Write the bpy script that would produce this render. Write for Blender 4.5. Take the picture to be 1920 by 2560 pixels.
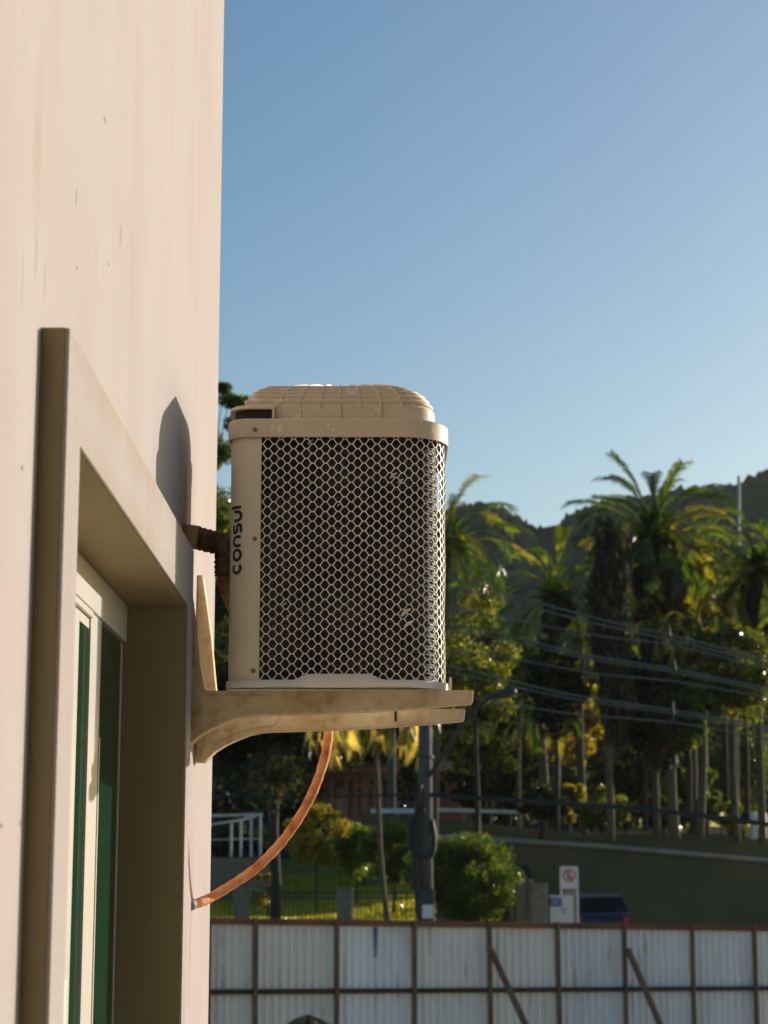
import bpy, bmesh, math, random
import numpy as np
from mathutils import Vector, Matrix
random.seed(7); rng = np.random.default_rng(7)
for o in list(bpy.data.objects): bpy.data.objects.remove(o)
S = bpy.context.scene
COL = S.collection

# ---------------------------------------------------------------- camera
F = 5000.0; H = 2.9                       # focal length in photo pixels, eye height in metres
PITCH = math.atan(942/F); YAW = math.radians(.057)
cam = bpy.data.cameras.new('camera'); co = bpy.data.objects.new('camera', cam); COL.objects.link(co)
cam.sensor_fit = 'VERTICAL'; cam.sensor_height = 36; cam.sensor_width = 27; cam.lens = F/2560*36
cam.clip_start = .05; cam.clip_end = 6000
cam.dof.use_dof = True; cam.dof.focus_distance = 4.65; cam.dof.aperture_fstop = 8.0
co.location = (0, 0, H); co.rotation_euler = (math.pi/2+PITCH, 0, -YAW)
S.camera = co
_fw = Vector((math.sin(YAW)*math.cos(PITCH), math.cos(YAW)*math.cos(PITCH), math.sin(PITCH)))
_rt = Vector((math.cos(YAW), -math.sin(YAW), 0)); _up = _rt.cross(_fw)
def at(u, v, Y):
    "world point at distance Y for a photo pixel"
    r = _fw+_rt*((u-960)/F)+_up*((1280-v)/F); return Vector((0, 0, H))+r*(Y/r.y)

# ---------------------------------------------------------------- light
SUN = Vector((1, .78, .25*math.hypot(1, .78))).normalized()
el = math.asin(SUN.z); rot = math.atan2(SUN.x, SUN.y)
w = bpy.data.worlds.new('World'); S.world = w; w.use_nodes = True
nt = w.node_tree; nt.nodes.clear()
sk = nt.nodes.new('ShaderNodeTexSky'); sk.sky_type = 'NISHITA'; sk.sun_disc = False
sk.sun_elevation = el; sk.sun_rotation = rot; sk.air_density = 1.0; sk.dust_density = 1.5; sk.ozone_density = 1.0
bg = nt.nodes.new('ShaderNodeBackground'); bg.inputs[1].default_value = .138
hs = nt.nodes.new('ShaderNodeHueSaturation'); hs.inputs['Saturation'].default_value = 1.36
ou = nt.nodes.new('ShaderNodeOutputWorld')
nt.links.new(sk.outputs[0], hs.inputs['Color']); tn = nt.nodes.new('ShaderNodeMix'); tn.data_type = 'RGBA'; tn.blend_type = 'MULTIPLY'; tn.inputs[0].default_value = 1; tn.inputs[7].default_value = (.93, .985, 1.0, 1)
nt.links.new(hs.outputs[0], tn.inputs[6]); nt.links.new(tn.outputs[2], bg.inputs[0]); nt.links.new(bg.outputs[0], ou.inputs[0])
sl = bpy.data.lights.new('sun', 'SUN'); so = bpy.data.objects.new('sun', sl); COL.objects.link(so)
sl.energy = 5.0; sl.angle = math.radians(.5); sl.color = (1, .90, .78)
so.rotation_euler = SUN.to_track_quat('Z', 'Y').to_euler()
S.view_settings.view_transform = 'Standard'; S.view_settings.look = 'None'
S.view_settings.exposure = 0; S.view_settings.gamma = 1
S.render.engine = 'CYCLES'; S.cycles.max_bounces = 8

# ---------------------------------------------------------------- helpers
def tag(o, label=None, cat=None, group=None, kind=None):
    if label: o['label'] = label
    if cat: o['category'] = cat
    if group: o['group'] = group
    if kind: o['kind'] = kind
    return o
def empty(name, loc=(0, 0, 0)):
    o = bpy.data.objects.new(name, None); COL.objects.link(o); o.location = loc; o.empty_display_size = .1; return o
class MB:
    "collects geometry (world coordinates) and links it as one mesh object"
    def __init__(s): s.v = []; s.f = []; s.sm = []; s.c = None
    def add(s, vs, fs, smooth=False):
        n = len(s.v); s.v += [tuple(p) for p in vs]; s.f += [tuple(i+n for i in f) for f in fs]; s.sm += [smooth]*len(fs); return s
    def box(s, a, b, bev=0):
        x0, y0, z0 = [min(a[i], b[i]) for i in range(3)]; x1, y1, z1 = [max(a[i], b[i]) for i in range(3)]
        return s.add([(x0,y0,z0),(x1,y0,z0),(x1,y1,z0),(x0,y1,z0),(x0,y0,z1),(x1,y0,z1),(x1,y1,z1),(x0,y1,z1)],
                     [(0,3,2,1),(4,5,6,7),(0,1,5,4),(1,2,6,5),(2,3,7,6),(3,0,4,7)])
    def bar(s, a, b, w, d=None, up=(0, 0, 1)):
        a, b = Vector(a), Vector(b); d = d or w; t = (b-a).normalized(); x = t.cross(Vector(up))
        if x.length < 1e-4: x = t.cross(Vector((0, 1, 0)))
        x.normalize(); y = x.cross(t); vs = []
        for p in (a, b): vs += [p+x*w/2+y*d/2, p-x*w/2+y*d/2, p-x*w/2-y*d/2, p+x*w/2-y*d/2]
        return s.add(vs, [(0,1,2,3),(7,6,5,4),(0,4,5,1),(1,5,6,2),(2,6,7,3),(3,7,4,0)])
    def tube(s, pts, r, n=10, cap=True):
        pts = [Vector(p) for p in pts]; rs = r if isinstance(r, (list, tuple)) else [r]*len(pts); vs = []; fs = []; x = None
        for i, p in enumerate(pts):
            t = (pts[min(i+1, len(pts)-1)]-pts[max(i-1, 0)]).normalized()
            if x is None: x = t.orthogonal().normalized()
            x = (x-t*x.dot(t)).normalized(); y = t.cross(x)
            for k in range(n):
                a = 2*math.pi*k/n; vs.append(p+(x*math.cos(a)+y*math.sin(a))*rs[i])
        for i in range(len(pts)-1):
            for k in range(n): fs.append((i*n+k, i*n+(k+1) % n, (i+1)*n+(k+1) % n, (i+1)*n+k))
        s.add(vs, fs, True)
        if cap:
            m = len(s.v)-len(vs); s.f += [tuple(m+k for k in reversed(range(n))), tuple(m+(len(pts)-1)*n+k for k in range(n))]; s.sm += [False]*2
        return s
    def prism(s, poly, y0, y1, ax='Y'):
        n = len(poly)
        if ax == 'Y': vs = [(x, y0, z) for x, z in poly]+[(x, y1, z) for x, z in poly]
        elif ax == 'X': vs = [(y0, x, z) for x, z in poly]+[(y1, x, z) for x, z in poly]
        else: vs = [(x, z, y0) for x, z in poly]+[(x, z, y1) for x, z in poly]
        return s.add(vs, [tuple(range(n)), tuple(reversed(range(n, 2*n)))]+[(i, i+n, (i+1) % n+n, (i+1) % n) for i in range(n)])
    def strip(s, rows, smooth=True, closed=False):
        n = len(rows[0]); vs = [p for r in rows for p in r]; fs = []
        for i in range(len(rows)-1):
            for k in range(n if closed else n-1): fs.append((i*n+k, i*n+(k+1) % n, (i+1)*n+(k+1) % n, (i+1)*n+k))
        return s.add(vs, fs, smooth)
    def build(s, name, mat, parent=None, bevel=0, seg=2, angle=35):
        me = bpy.data.meshes.new(name); me.from_pydata(s.v, [], s.f); me.update()
        me.polygons.foreach_set('use_smooth', s.sm)
        if s.c is not None:
            a = me.color_attributes.new('tint', 'FLOAT_COLOR', 'POINT')
            c = np.ones((len(s.v), 4), np.float32); c[:, :3] = np.asarray(s.c, np.float32); a.data.foreach_set('color', c.ravel())
        o = bpy.data.objects.new(name, me); COL.objects.link(o); me.materials.append(mat)
        bm = bmesh.new(); bm.from_mesh(me)
        if s.c is None: bmesh.ops.recalc_face_normals(bm, faces=bm.faces)
        bm.to_mesh(me); bm.free()
        if parent is not None:
            o.parent = parent; base = parent
            off = Vector((0, 0, 0))
            while base is not None: off += base.location; base = base.parent
            me.transform(Matrix.Translation(-off))
        if bevel:
            m = o.modifiers.new('bevel', 'BEVEL'); m.width = bevel; m.segments = seg; m.limit_method = 'ANGLE'; m.angle_limit = math.radians(angle); m.harden_normals = False
        return o
def ss(a, b, x):
    t = min(1, max(0, (x-a)/(b-a))); return t*t*(3-2*t)
def interp(xs, ys, x): return float(np.interp(x, xs, ys))

# ---------------------------------------------------------------- materials
def newmat(name):
    m = bpy.data.materials.new(name); m.use_nodes = True; n = m.node_tree; b = n.nodes['Principled BSDF']; return m, n, b
def noise(n, scale, vec=None, detail=4, rough=.55, stretch=None):
    t = n.nodes.new('ShaderNodeTexNoise'); t.inputs['Scale'].default_value = scale; t.inputs['Detail'].default_value = detail; t.inputs['Roughness'].default_value = rough
    c = n.nodes.new('ShaderNodeTexCoord'); mp = n.nodes.new('ShaderNodeMapping')
    if stretch: mp.inputs['Scale'].default_value = stretch
    n.links.new(c.outputs['Object'], mp.inputs[0]); n.links.new(mp.outputs[0], t.inputs['Vector']); return t.outputs['Fac'] if 'Fac' in t.outputs else t.outputs[0]
def ramp(n, fac, stops):
    r = n.nodes.new('ShaderNodeValToRGB'); e = r.color_ramp.elements
    while len(e) > 1: e.remove(e[-1])
    e[0].position = stops[0][0]; e[0].color = (*stops[0][1], 1)
    for p, c in stops[1:]: q = e.new(p); q.color = (*c, 1)
    n.links.new(fac, r.inputs[0]); return r.outputs[0]
def mix(n, a, b, fac, mode='MIX'):
    m = n.nodes.new('ShaderNodeMix'); m.data_type = 'RGBA'; m.blend_type = mode
    for k, v in ((6, a), (7, b)):
        if isinstance(v, tuple): m.inputs[k].default_value = (*v, 1)
        else: n.links.new(v, m.inputs[k])
    if isinstance(fac, (int, float)): m.inputs[0].default_value = fac
    else: n.links.new(fac, m.inputs[0])
    return m.outputs[2]
def bump(n, b, h, strength=.3, dist=.01):
    k = n.nodes.new('ShaderNodeBump'); k.inputs['Strength'].default_value = strength; k.inputs['Distance'].default_value = dist
    n.links.new(h, k.inputs['Height']); n.links.new(k.outputs[0], b.inputs['Normal'])
def mat(name, c1, c2=None, scale=5, rough=.7, stretch=None, bmp=0, bscale=60, bdist=.003, metal=0, spec=.5, lo=.35, hi=.65):
    m, n, b = newmat(name); c2 = c2 or tuple(x*.8 for x in c1)
    n.links.new(ramp(n, noise(n, scale, stretch=stretch), [(lo, c1), (hi, c2)]), b.inputs['Base Color'])
    b.inputs['Roughness'].default_value = rough; b.inputs['Metallic'].default_value = metal; b.inputs['Specular IOR Level'].default_value = spec
    if bmp: bump(n, b, noise(n, bscale, stretch=stretch), bmp, bdist)
    return m
def blob(n, center, scale, soft=1.0):
    "1 inside an ellipsoid round a point of the wall, fading outwards"
    c = n.nodes.new('ShaderNodeTexCoord'); g = n.nodes.new('ShaderNodeNewGeometry')
    a = n.nodes.new('ShaderNodeVectorMath'); a.operation = 'SUBTRACT'; a.inputs[1].default_value = center; n.links.new(g.outputs['Position'], a.inputs[0])
    m_ = n.nodes.new('ShaderNodeVectorMath'); m_.operation = 'MULTIPLY'; m_.inputs[1].default_value = scale; n.links.new(a.outputs[0], m_.inputs[0])
    l = n.nodes.new('ShaderNodeVectorMath'); l.operation = 'LENGTH'; n.links.new(m_.outputs[0], l.inputs[0])
    r = n.nodes.new('ShaderNodeMapRange'); r.inputs['From Min'].default_value = 1; r.inputs['From Max'].default_value = 1-soft; n.links.new(l.outputs['Value'], r.inputs[0]); return r.outputs[0]
def mul(n, a, b):
    m_ = n.nodes.new('ShaderNodeMath'); m_.operation = 'MULTIPLY'
    for k, v in ((0, a), (1, b)):
        if isinstance(v, (int, float)): m_.inputs[k].default_value = v
        else: n.links.new(v, m_.inputs[k])
    return m_.outputs[0]
def plaster(name='cream_plaster', k=1.0, stains=(), specks=()):
    m, n, b = newmat(name)
    base = ramp(n, noise(n, .8, detail=3, stretch=(1, 1, .25)), [(.3, (.44*k, .403*k, .402*k)), (.7, (.485*k, .448*k, .452*k))])
    streak = ramp(n, noise(n, 1.6, detail=7, rough=.7, stretch=(1, 4, .12)), [(.34, (.96, .94, .915)), (.6, (1, 1, 1))])
    fine = ramp(n, noise(n, 6, detail=9, rough=.8, stretch=(1, 6, .07)), [(.30, (.90, .87, .83)), (.42, (1, 1, 1))])
    grain = ramp(n, noise(n, 260, detail=5, rough=.8), [(.3, (.86, .84, .81)), (.55, (1, 1, 1))])
    patch = ramp(n, noise(n, 2.3, detail=5, rough=.6), [(.35, (.955, .94, .92)), (.6, (1, 1, 1))])
    c = base
    for q in (streak, fine, grain, patch): c = mix(n, c, q, 1, 'MULTIPLY')
    v = n.nodes.new('ShaderNodeTexVoronoi'); v.feature = 'DISTANCE_TO_EDGE'; v.inputs['Scale'].default_value = 2.1
    tc = n.nodes.new('ShaderNodeTexCoord'); mp = n.nodes.new('ShaderNodeMapping'); mp.inputs['Scale'].default_value = (1, 1.6, .55); n.links.new(tc.outputs['Object'], mp.inputs[0])
    wob = n.nodes.new('ShaderNodeVectorMath'); wob.operation = 'ADD'; nz = n.nodes.new('ShaderNodeTexNoise'); nz.inputs['Scale'].default_value = 3; nz.inputs['Detail'].default_value = 6; n.links.new(mp.outputs[0], nz.inputs['Vector'])
    n.links.new(mp.outputs[0], wob.inputs[0]); n.links.new(nz.outputs['Color'], wob.inputs[1]); n.links.new(wob.outputs[0], v.inputs['Vector'])
    crack = ramp(n, v.outputs['Distance'], [(.0, (1, 1, 1)), (.0035, (0, 0, 0))]); gate = ramp(n, noise(n, 1.7, detail=2), [(.52, (0, 0, 0)), (.56, (1, 1, 1))])
    c = mix(n, c, (.30*k, .24*k, .17*k), mul(n, mul(n, crack, gate), .55))
    for cen, sc, col, amt in stains:
        msk = mul(n, blob(n, cen, sc, .9), ramp(n, noise(n, 14, detail=6, rough=.7, stretch=(1, 5, .3)), [(.35, (0, 0, 0)), (.6, (1, 1, 1))])); c = mix(n, c, col, mul(n, msk, amt))
    for cen, sc, amt in specks: c = mix(n, c, (.12, .08, .04), mul(n, blob(n, cen, sc, .6), amt))
    n.links.new(c, b.inputs['Base Color']); b.inputs['Roughness'].default_value = .85; b.inputs['Specular IOR Level'].default_value = .2
    bump(n, b, noise(n, 180, detail=6, rough=.7), .6, .0025); return m
M = {}
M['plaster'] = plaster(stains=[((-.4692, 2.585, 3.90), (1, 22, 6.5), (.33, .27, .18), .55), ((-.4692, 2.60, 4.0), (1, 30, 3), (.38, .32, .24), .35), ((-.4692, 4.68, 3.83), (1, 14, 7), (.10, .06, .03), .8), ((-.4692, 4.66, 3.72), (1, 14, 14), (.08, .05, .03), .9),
 ((-.4692, 4.95, 3.0), (1, 6, 2.6), (.42, .34, .26), .35), ((-.4692, 5.0, 2.75), (1, 40, 5), (.26, .16, .08), .6), ((-.4692, 4.4, 4.2), (1, 5, 1.2), (.42, .37, .32), .35), ((-.4692, 5.1, 4.6), (1, 3, .8), (.42, .37, .32), .3)], specks=[((-0.4692, 3.203, 4.1783), (1, 45.5, 250.0), 0.9), ((-0.4692, 2.9557, 3.8382), (1, 83.3, 333.3), 0.8), ((-0.4692, 3.296, 3.9541), (1, 83.3, 333.3), 0.8), ((-0.4692, 2.9275, 3.9437), (1, 166.7, 45.5), 0.7), ((-0.4692, 3.4327, 4.0502), (1, 166.7, 35.7), 0.7), ((-0.4692, 2.5511, 3.4389), (1, 83.3, 250.0), 0.8), ((-0.4692, 2.4912, 2.9764), (1, 83.3, 250.0), 0.9), ((-0.4692, 2.6227, 2.9836), (1, 125.0, 166.7), 0.7), ((-0.4692, 3.3827, 3.7154), (1, 100.0, 200.0), 0.7), ((-0.4692, 5.3657, 2.901), (1, 83.3, 200.0), 0.9), ((-0.4692, 2.6008, 3.7431), (1, 125.0, 20.0), 0.35), ((-0.4692, 2.6748, 3.7323), (1, 125.0, 25.0), 0.3), ((-0.4692, 2.5083, 3.6804), (1, 166.7, 16.7), 0.3)])
M['moulding'] = plaster('cream_moulding_plaster', .93, [((-.43, 3.4, 3.66), (1, .9, 16), (.38, .26, .14), .6), ((-.43, 2.72, 3.2), (1, 18, 1.6), (.36, .28, .19), .35), ((-.43, 3.5, 3.53), (1, .9, 22), (.34, .24, .13), .45)])
M['reveal'] = mat('reveal_shade_olive_brown', (.35, .28, .155), (.26, .22, .12), 1.3, .8, stretch=(1, 1, .5), bmp=.4, bscale=150, spec=.15)  # olive brown puts the shade of reveal and moulding sides into the colour
M['blocker'] = mat('dark_ochre_blocker', (.10, .075, .045), (.07, .055, .035), 2, .95, spec=.1)  # for the unseen volumes added to block light near the camera
M['alu'] = mat('white_painted_aluminium', (.62, .60, .55), (.58, .56, .50), 3, .35, spec=.5)
M['glass'], _n, _b = newmat('green_tinted_glass')
_b.inputs['Base Color'].default_value = (.008, .05, .028, 1); _b.inputs['Roughness'].default_value = .06; _b.inputs['IOR'].default_value = 1.5
_b.inputs['Specular Tint'].default_value = (.35, .8, .5, 1)
M['ac'] = mat('beige_appliance_paint', (.76, .68, .54), (.72, .64, .50), 6, .5, bmp=.05, bscale=300)
M['cover'] = None
def cover():
    m, n, b = newmat('weathered_beige_plastic')
    c = ramp(n, noise(n, 7, detail=5), [(.35, (.66, .555, .40)), (.65, (.60, .50, .35))])
    ch = ramp(n, noise(n, 14, detail=7, rough=.6), [(.60, (0, 0, 0)), (.61, (1, 1, 1))])
    c = mix(n, c, (.78, .67, .55), ch)
    n.links.new(c, b.inputs['Base Color']); b.inputs['Roughness'].default_value = .55; bump(n, b, noise(n, 200), .12, .001); return m
M['cover'] = cover()
M['mesh'] = mat('painted_wire_mesh', (.80, .73, .61), (.74, .67, .55), 20, .4)
M['pan'] = mat('pale_base_pan_paint', (.84, .80, .72), (.78, .73, .64), 10, .45)
M['dark'] = mat('dark_inside', (.02, .018, .015), (.03, .026, .02), 30, .8)
M['ink'] = mat('dark_green_grey_ink', (.02, .028, .028), (.03, .04, .038), 40, .6)
M['screw'] = mat('tarnished_screw_steel', (.25, .22, .17), (.14, .11, .08), 300, .4, metal=.7)
def coil():
    m, n, b = newmat('condenser_coil_fins')
    wv = n.nodes.new('ShaderNodeTexWave'); wv.wave_type = 'BANDS'; wv.bands_direction = 'Z'; wv.inputs['Scale'].default_value = 22; wv.inputs['Distortion'].default_value = .6
    c = n.nodes.new('ShaderNodeTexCoord'); n.links.new(c.outputs['Object'], wv.inputs[0])
    d = ramp(n, noise(n, 9, detail=5), [(.4, (.012, .020, .022)), (.7, (.045, .056, .055))])
    n.links.new(d, b.inputs['Base Color']); b.inputs['Metallic'].default_value = 0; b.inputs['Roughness'].default_value = .45; b.inputs['Specular IOR Level'].default_value = .25
    bump(n, b, wv.outputs[0], .8, .004); return m
M['coil'] = coil()
def concrete():
    m, n, b = newmat('stained_concrete_bracket')
    c = ramp(n, noise(n, 5, detail=6, rough=.6), [(.32, (.72, .61, .45)), (.5, (.62, .50, .33)), (.66, (.42, .29, .14))])
    st = ramp(n, noise(n, 26, detail=5), [(.3, (.75, .66, .5)), (.5, (1, 1, 1))]); c = mix(n, c, st, 1, 'MULTIPLY')
    n.links.new(c, b.inputs['Base Color']); b.inputs['Roughness'].default_value = .9; bump(n, b, noise(n, 90, detail=5), .4, .002); return m
M['bracket'] = concrete()
def hose():
    m, n, b = newmat('cracked_orange_hose')
    c = ramp(n, noise(n, 22, detail=5), [(.35, (.88, .40, .19)), (.55, (.75, .28, .10)), (.68, (.48, .14, .05))])
    cr = ramp(n, noise(n, 60, detail=6, rough=.7), [(.3, (.45, .35, .25)), (.42, (1, 1, 1))]); c = mix(n, c, cr, 1, 'MULTIPLY')
    n.links.new(c, b.inputs['Base Color']); b.inputs['Roughness'].default_value = .7; bump(n, b, noise(n, 70, detail=5), .5, .002); return m
M['hose'] = hose()
M['lagging'] = mat('dark_pipe_wrap', (.03, .022, .014), (.17, .11, .06), 26, .75, bmp=.6, bscale=80)
M['sleeve'] = mat('beige_foam_sleeve', (.55, .42, .25), (.42, .29, .15), 30, .85, bmp=.3)
M['copper'] = mat('copper_pipe_wrap', (.42, .22, .12), (.20, .09, .04), 30, .6, bmp=.5, bscale=80)
def sheetmat():
    m, n, b = newmat('weathered_white_sheet'); c = ramp(n, noise(n, 1.4, detail=6, stretch=(1, 1, .25)), [(.3, (.93, .92, .89)), (.55, (.88, .87, .84)), (.72, (.62, .62, .60))])
    g = ramp(n, noise(n, 9, detail=5, stretch=(1, 1, .12)), [(.28, (.62, .55, .46)), (.40, (1, 1, 1))]); c = mix(n, c, g, 1, 'MULTIPLY')
    oi = n.nodes.new('ShaderNodeObjectInfo'); c = mix(n, c, ramp(n, oi.outputs['Random'], [(0, (.80, .83, .86)), (.5, (1, 1, 1)), (1, (.93, .90, .84))]), 1, 'MULTIPLY')
    n.links.new(c, b.inputs['Base Color']); b.inputs['Roughness'].default_value = .5; b.inputs['Metallic'].default_value = .0; return m
M['sheet'] = sheetmat()
M['post'] = mat('brown_fence_timber', (.20, .12, .06), (.10, .06, .035), 6, .85, stretch=(3, 3, .5))
M['rail'] = mat('dark_fence_rail', (.035, .024, .016), (.06, .035, .02), 3, .85)
M['toprail'] = mat('rusty_orange_top_rail', (.22, .085, .035), (.07, .04, .028), .6, .8)
M['blue'] = mat('blue_paint_smear', (.01, .07, .22), (.02, .10, .28), 8, .7)
M['ground'] = mat('dry_ground', (.36, .31, .24), (.27, .24, .18), .4, .95, bmp=.5, bscale=4, bdist=.05)
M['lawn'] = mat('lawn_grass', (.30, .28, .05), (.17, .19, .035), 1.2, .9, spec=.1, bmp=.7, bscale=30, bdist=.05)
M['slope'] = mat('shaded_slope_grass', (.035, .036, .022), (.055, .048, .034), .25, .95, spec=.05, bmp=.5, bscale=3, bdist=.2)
M['asphalt'] = mat('asphalt', (.05, .048, .048), (.07, .062, .06), 2, .9)
M['retain'] = mat('olive_retaining_wall_render', (.12, .115, .06), (.06, .08, .048), .25, .9, spec=.1, bmp=.3, bscale=8)
M['pipe'] = mat('grey_pipe_paint', (.30, .29, .27), (.22, .21, .2), 1, .6)
M['pole'] = mat('grey_concrete_pole', (.10, .10, .095), (.07, .07, .068), 3, .85, bmp=.3)
M['black'] = mat('black_rubber', (.008, .008, .009), (.014, .014, .014), 4, .6)
M['wire'] = mat('weathered_line_cable', (.13, .14, .12), (.10, .11, .10), 2, .5)
M['steel'] = mat('dull_grey_steel', (.045, .05, .055), (.03, .035, .04), 2, .45, metal=.3)
M['white'] = mat('white_paint', (.72, .73, .72), (.62, .63, .63), 2, .6)
M['stone'] = mat('stone_pillar_blocks', (.24, .20, .15), (.17, .145, .11), 5, .9, bmp=.6, bscale=25)
M['iron'] = mat('black_iron_rail', (.012, .014, .012), (.02, .02, .018), 5, .5)
M['terracotta'] = mat('salmon_house_render', (.42, .20, .14), (.34, .16, .11), 2, .85)
M['tiles'] = mat('orange_roof_tiles', (.50, .21, .10), (.33, .13, .07), 6, .85, stretch=(3, 1, 1), bmp=.6, bscale=10, bdist=.05)
M['palewall'] = mat('pale_green_wall_render', (.30, .30, .20), (.24, .25, .17), 1, .85)
M['carblue'] = mat('dark_blue_car_paint', (.006, .012, .035), (.008, .015, .04), 2, .25, spec=.6)
M['carglass'] = mat('car_glass', (.01, .013, .016), (.012, .014, .018), 2, .08, spec=.8)
M['red'] = mat('red_sign_paint', (.60, .06, .03), (.55, .05, .03), 8, .5)
M['redlamp'] = mat('red_tail_lamp', (.35, .01, .01), (.3, .01, .01), 8, .3)
M['signblue'] = mat('blue_sign_paint', (.02, .09, .32), (.02, .08, .28), 8, .5)
M['trunk'] = mat('palm_bark', (.15, .12, .065), (.06, .05, .03), 8, .9, stretch=(1, 1, 4), bmp=.6, bscale=15, bdist=.03)
M['bark'] = mat('dark_tree_bark', (.045, .035, .025), (.025, .02, .015), 8, .9, bmp=.6, bscale=15, bdist=.03)
M['dirt'] = mat('brown_dirt', (.20, .13, .07), (.12, .08, .045), 5, .95, bmp=.6, bscale=15, bdist=.05)
M['reflector'] = mat('mast_paint', (.45, .43, .38), (.35, .33, .3), 2, .6)
def leafmat(name, trans=.45, rough=.3):
    m, n, b = newmat(name); at_ = n.nodes.new('ShaderNodeAttribute'); at_.attribute_name = 'tint'
    n.links.new(at_.outputs['Color'], b.inputs['Base Color']); b.inputs['Roughness'].default_value = rough; b.inputs['Specular IOR Level'].default_value = .4
    tr = n.nodes.new('ShaderNodeBsdfTranslucent'); n.links.new(mix(n, at_.outputs['Color'], (4.2, 3.6, 1.1), 1, 'MULTIPLY'), tr.inputs['Color'])
    mx = n.nodes.new('ShaderNodeMixShader'); mx.inputs[0].default_value = trans
    n.links.new(b.outputs[0], mx.inputs[1]); n.links.new(tr.outputs[0], mx.inputs[2]); n.links.new(mx.outputs[0], n.nodes['Material Output'].inputs[0]); return m
M['leaf'] = leafmat('leaf', .46, .17)
M['deadleaf'] = leafmat('dry_leaf', .15, .7)

# ================================================================ the setting
def sheet(name, xs, ys, fz, m):
    b = MB(); rows = [[(x, y, fz(x, y)) for x in xs] for y in ys]; b.strip(rows); o = b.build(name, m); tag(o, kind='structure'); return o
def gz(x, y): return ss(35, 48, y)*(2.0-.75*ss(1, 6, x))
def nonuni(a, b, n, far):
    l = list(np.linspace(a, b, n)); return [-far, -far/3, a-30]+l+[b+30, far/3, far]
sheet('ground', nonuni(-30, 60, 46, 1000), nonuni(-12, 64, 39, 1000), lambda x, y: gz(x, y) if y < 70 else 2.0, M['ground'])
def lawnz(x, y): return 2.08+interp([49.5, 52, 56, 60, 66], [0, .1, .55, 1.1, 2.3], y)+.16*math.sin(x*.9+1)*ss(50, 54, y)
sheet('lawn', list(np.linspace(-16, 2.6, 40)), list(np.linspace(49.6, 64, 40)), lawnz, M['lawn'])
sheet('road', [-25, -10, 0, 5, 10, 30], [40, 44.5], lambda x, y: gz(x, y)+.02, M['asphalt'])
def grass():
    b = MB(); n = 42000; x = rng.uniform(-9, 2.4, n); y = rng.uniform(49.7, 61, n); z = np.array([lawnz(a, c) for a, c in zip(x, y)])
    P = np.stack([x, y, z+.04], 1); leaves(b, P, .13, 'grass', 5, dirs=np.tile([0, 0, 1.0], (n, 1))); tag(b.build('grass', M['leaf']), 'short sunlit yellow green grass on the lawn behind the railing', 'grass', kind='stuff')
# slope above the retaining wall and the far wooded hill
WL = [(-.6, 57.5), (1.4, 58), (5.7, 59.6), (9.7, 61.4), (12.2, 62.5), (22, 67)]
WT = [at(985, 2036, 57.5).z, at(1085, 2044, 58).z, at(1434, 2084, 59.6).z, at(1738, 2084, 61.4).z, at(1920, 2095, 62.5).z, at(2120, 2110, 67).z]
def wy(x): return interp([p[0] for p in WL], [p[1] for p in WL], x)
def wt(x): return interp([p[0] for p in WL], WT, x)
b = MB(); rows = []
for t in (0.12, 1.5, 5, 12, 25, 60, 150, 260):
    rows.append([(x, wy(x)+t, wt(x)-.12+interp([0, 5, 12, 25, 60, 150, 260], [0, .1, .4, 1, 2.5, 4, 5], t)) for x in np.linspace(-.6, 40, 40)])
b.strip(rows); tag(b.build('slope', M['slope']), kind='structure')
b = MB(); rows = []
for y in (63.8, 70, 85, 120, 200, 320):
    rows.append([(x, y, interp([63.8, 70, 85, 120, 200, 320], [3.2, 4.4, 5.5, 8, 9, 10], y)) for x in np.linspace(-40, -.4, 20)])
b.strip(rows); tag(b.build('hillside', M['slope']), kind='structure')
RU = [300, 900, 1100, 1200, 1240, 1290, 1312, 1345, 1380, 1410, 1440, 1500, 1580, 1660, 1760, 1830, 1880, 1930, 2100]
RV = [1330, 1320, 1318, 1302, 1306, 1340, 1362, 1364, 1354, 1322, 1312, 1296, 1284, 1270, 1262, 1250, 1228, 1206, 1160]
def hillmesh():
    b = MB(); rows = []; N = 260; us = np.linspace(300, 2100, N)
    ph = rng.uniform(0, 6.28, 12)
    for k, t in enumerate(np.linspace(0, 1.35, 60)):
        row = []
        for i, u in enumerate(us):
            Y = 260+200*t; top = at(u, interp(RU, RV, u), 460); x = (u-955)/F*460
            z = 12+(top.z-12)*(math.sin(min(t, 1)*math.pi/2)**1.1 if t <= 1 else 1-(t-1)*1.2)
            nz = (math.sin(x*.9+ph[0]+Y*.31)+math.sin(x*1.7+ph[1]-Y*.23)+math.sin(x*.37+ph[2]+Y*.11)*1.5+math.sin(x*2.9+Y*.9))*.35+rng.normal()*.25
            row.append((x*(.85+.15*t)+math.sin(Y)*.3, Y, z+nz))
        rows.append(row)
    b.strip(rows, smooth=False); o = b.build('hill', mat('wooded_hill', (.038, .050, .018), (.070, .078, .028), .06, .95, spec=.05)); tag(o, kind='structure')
hillmesh()

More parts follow.
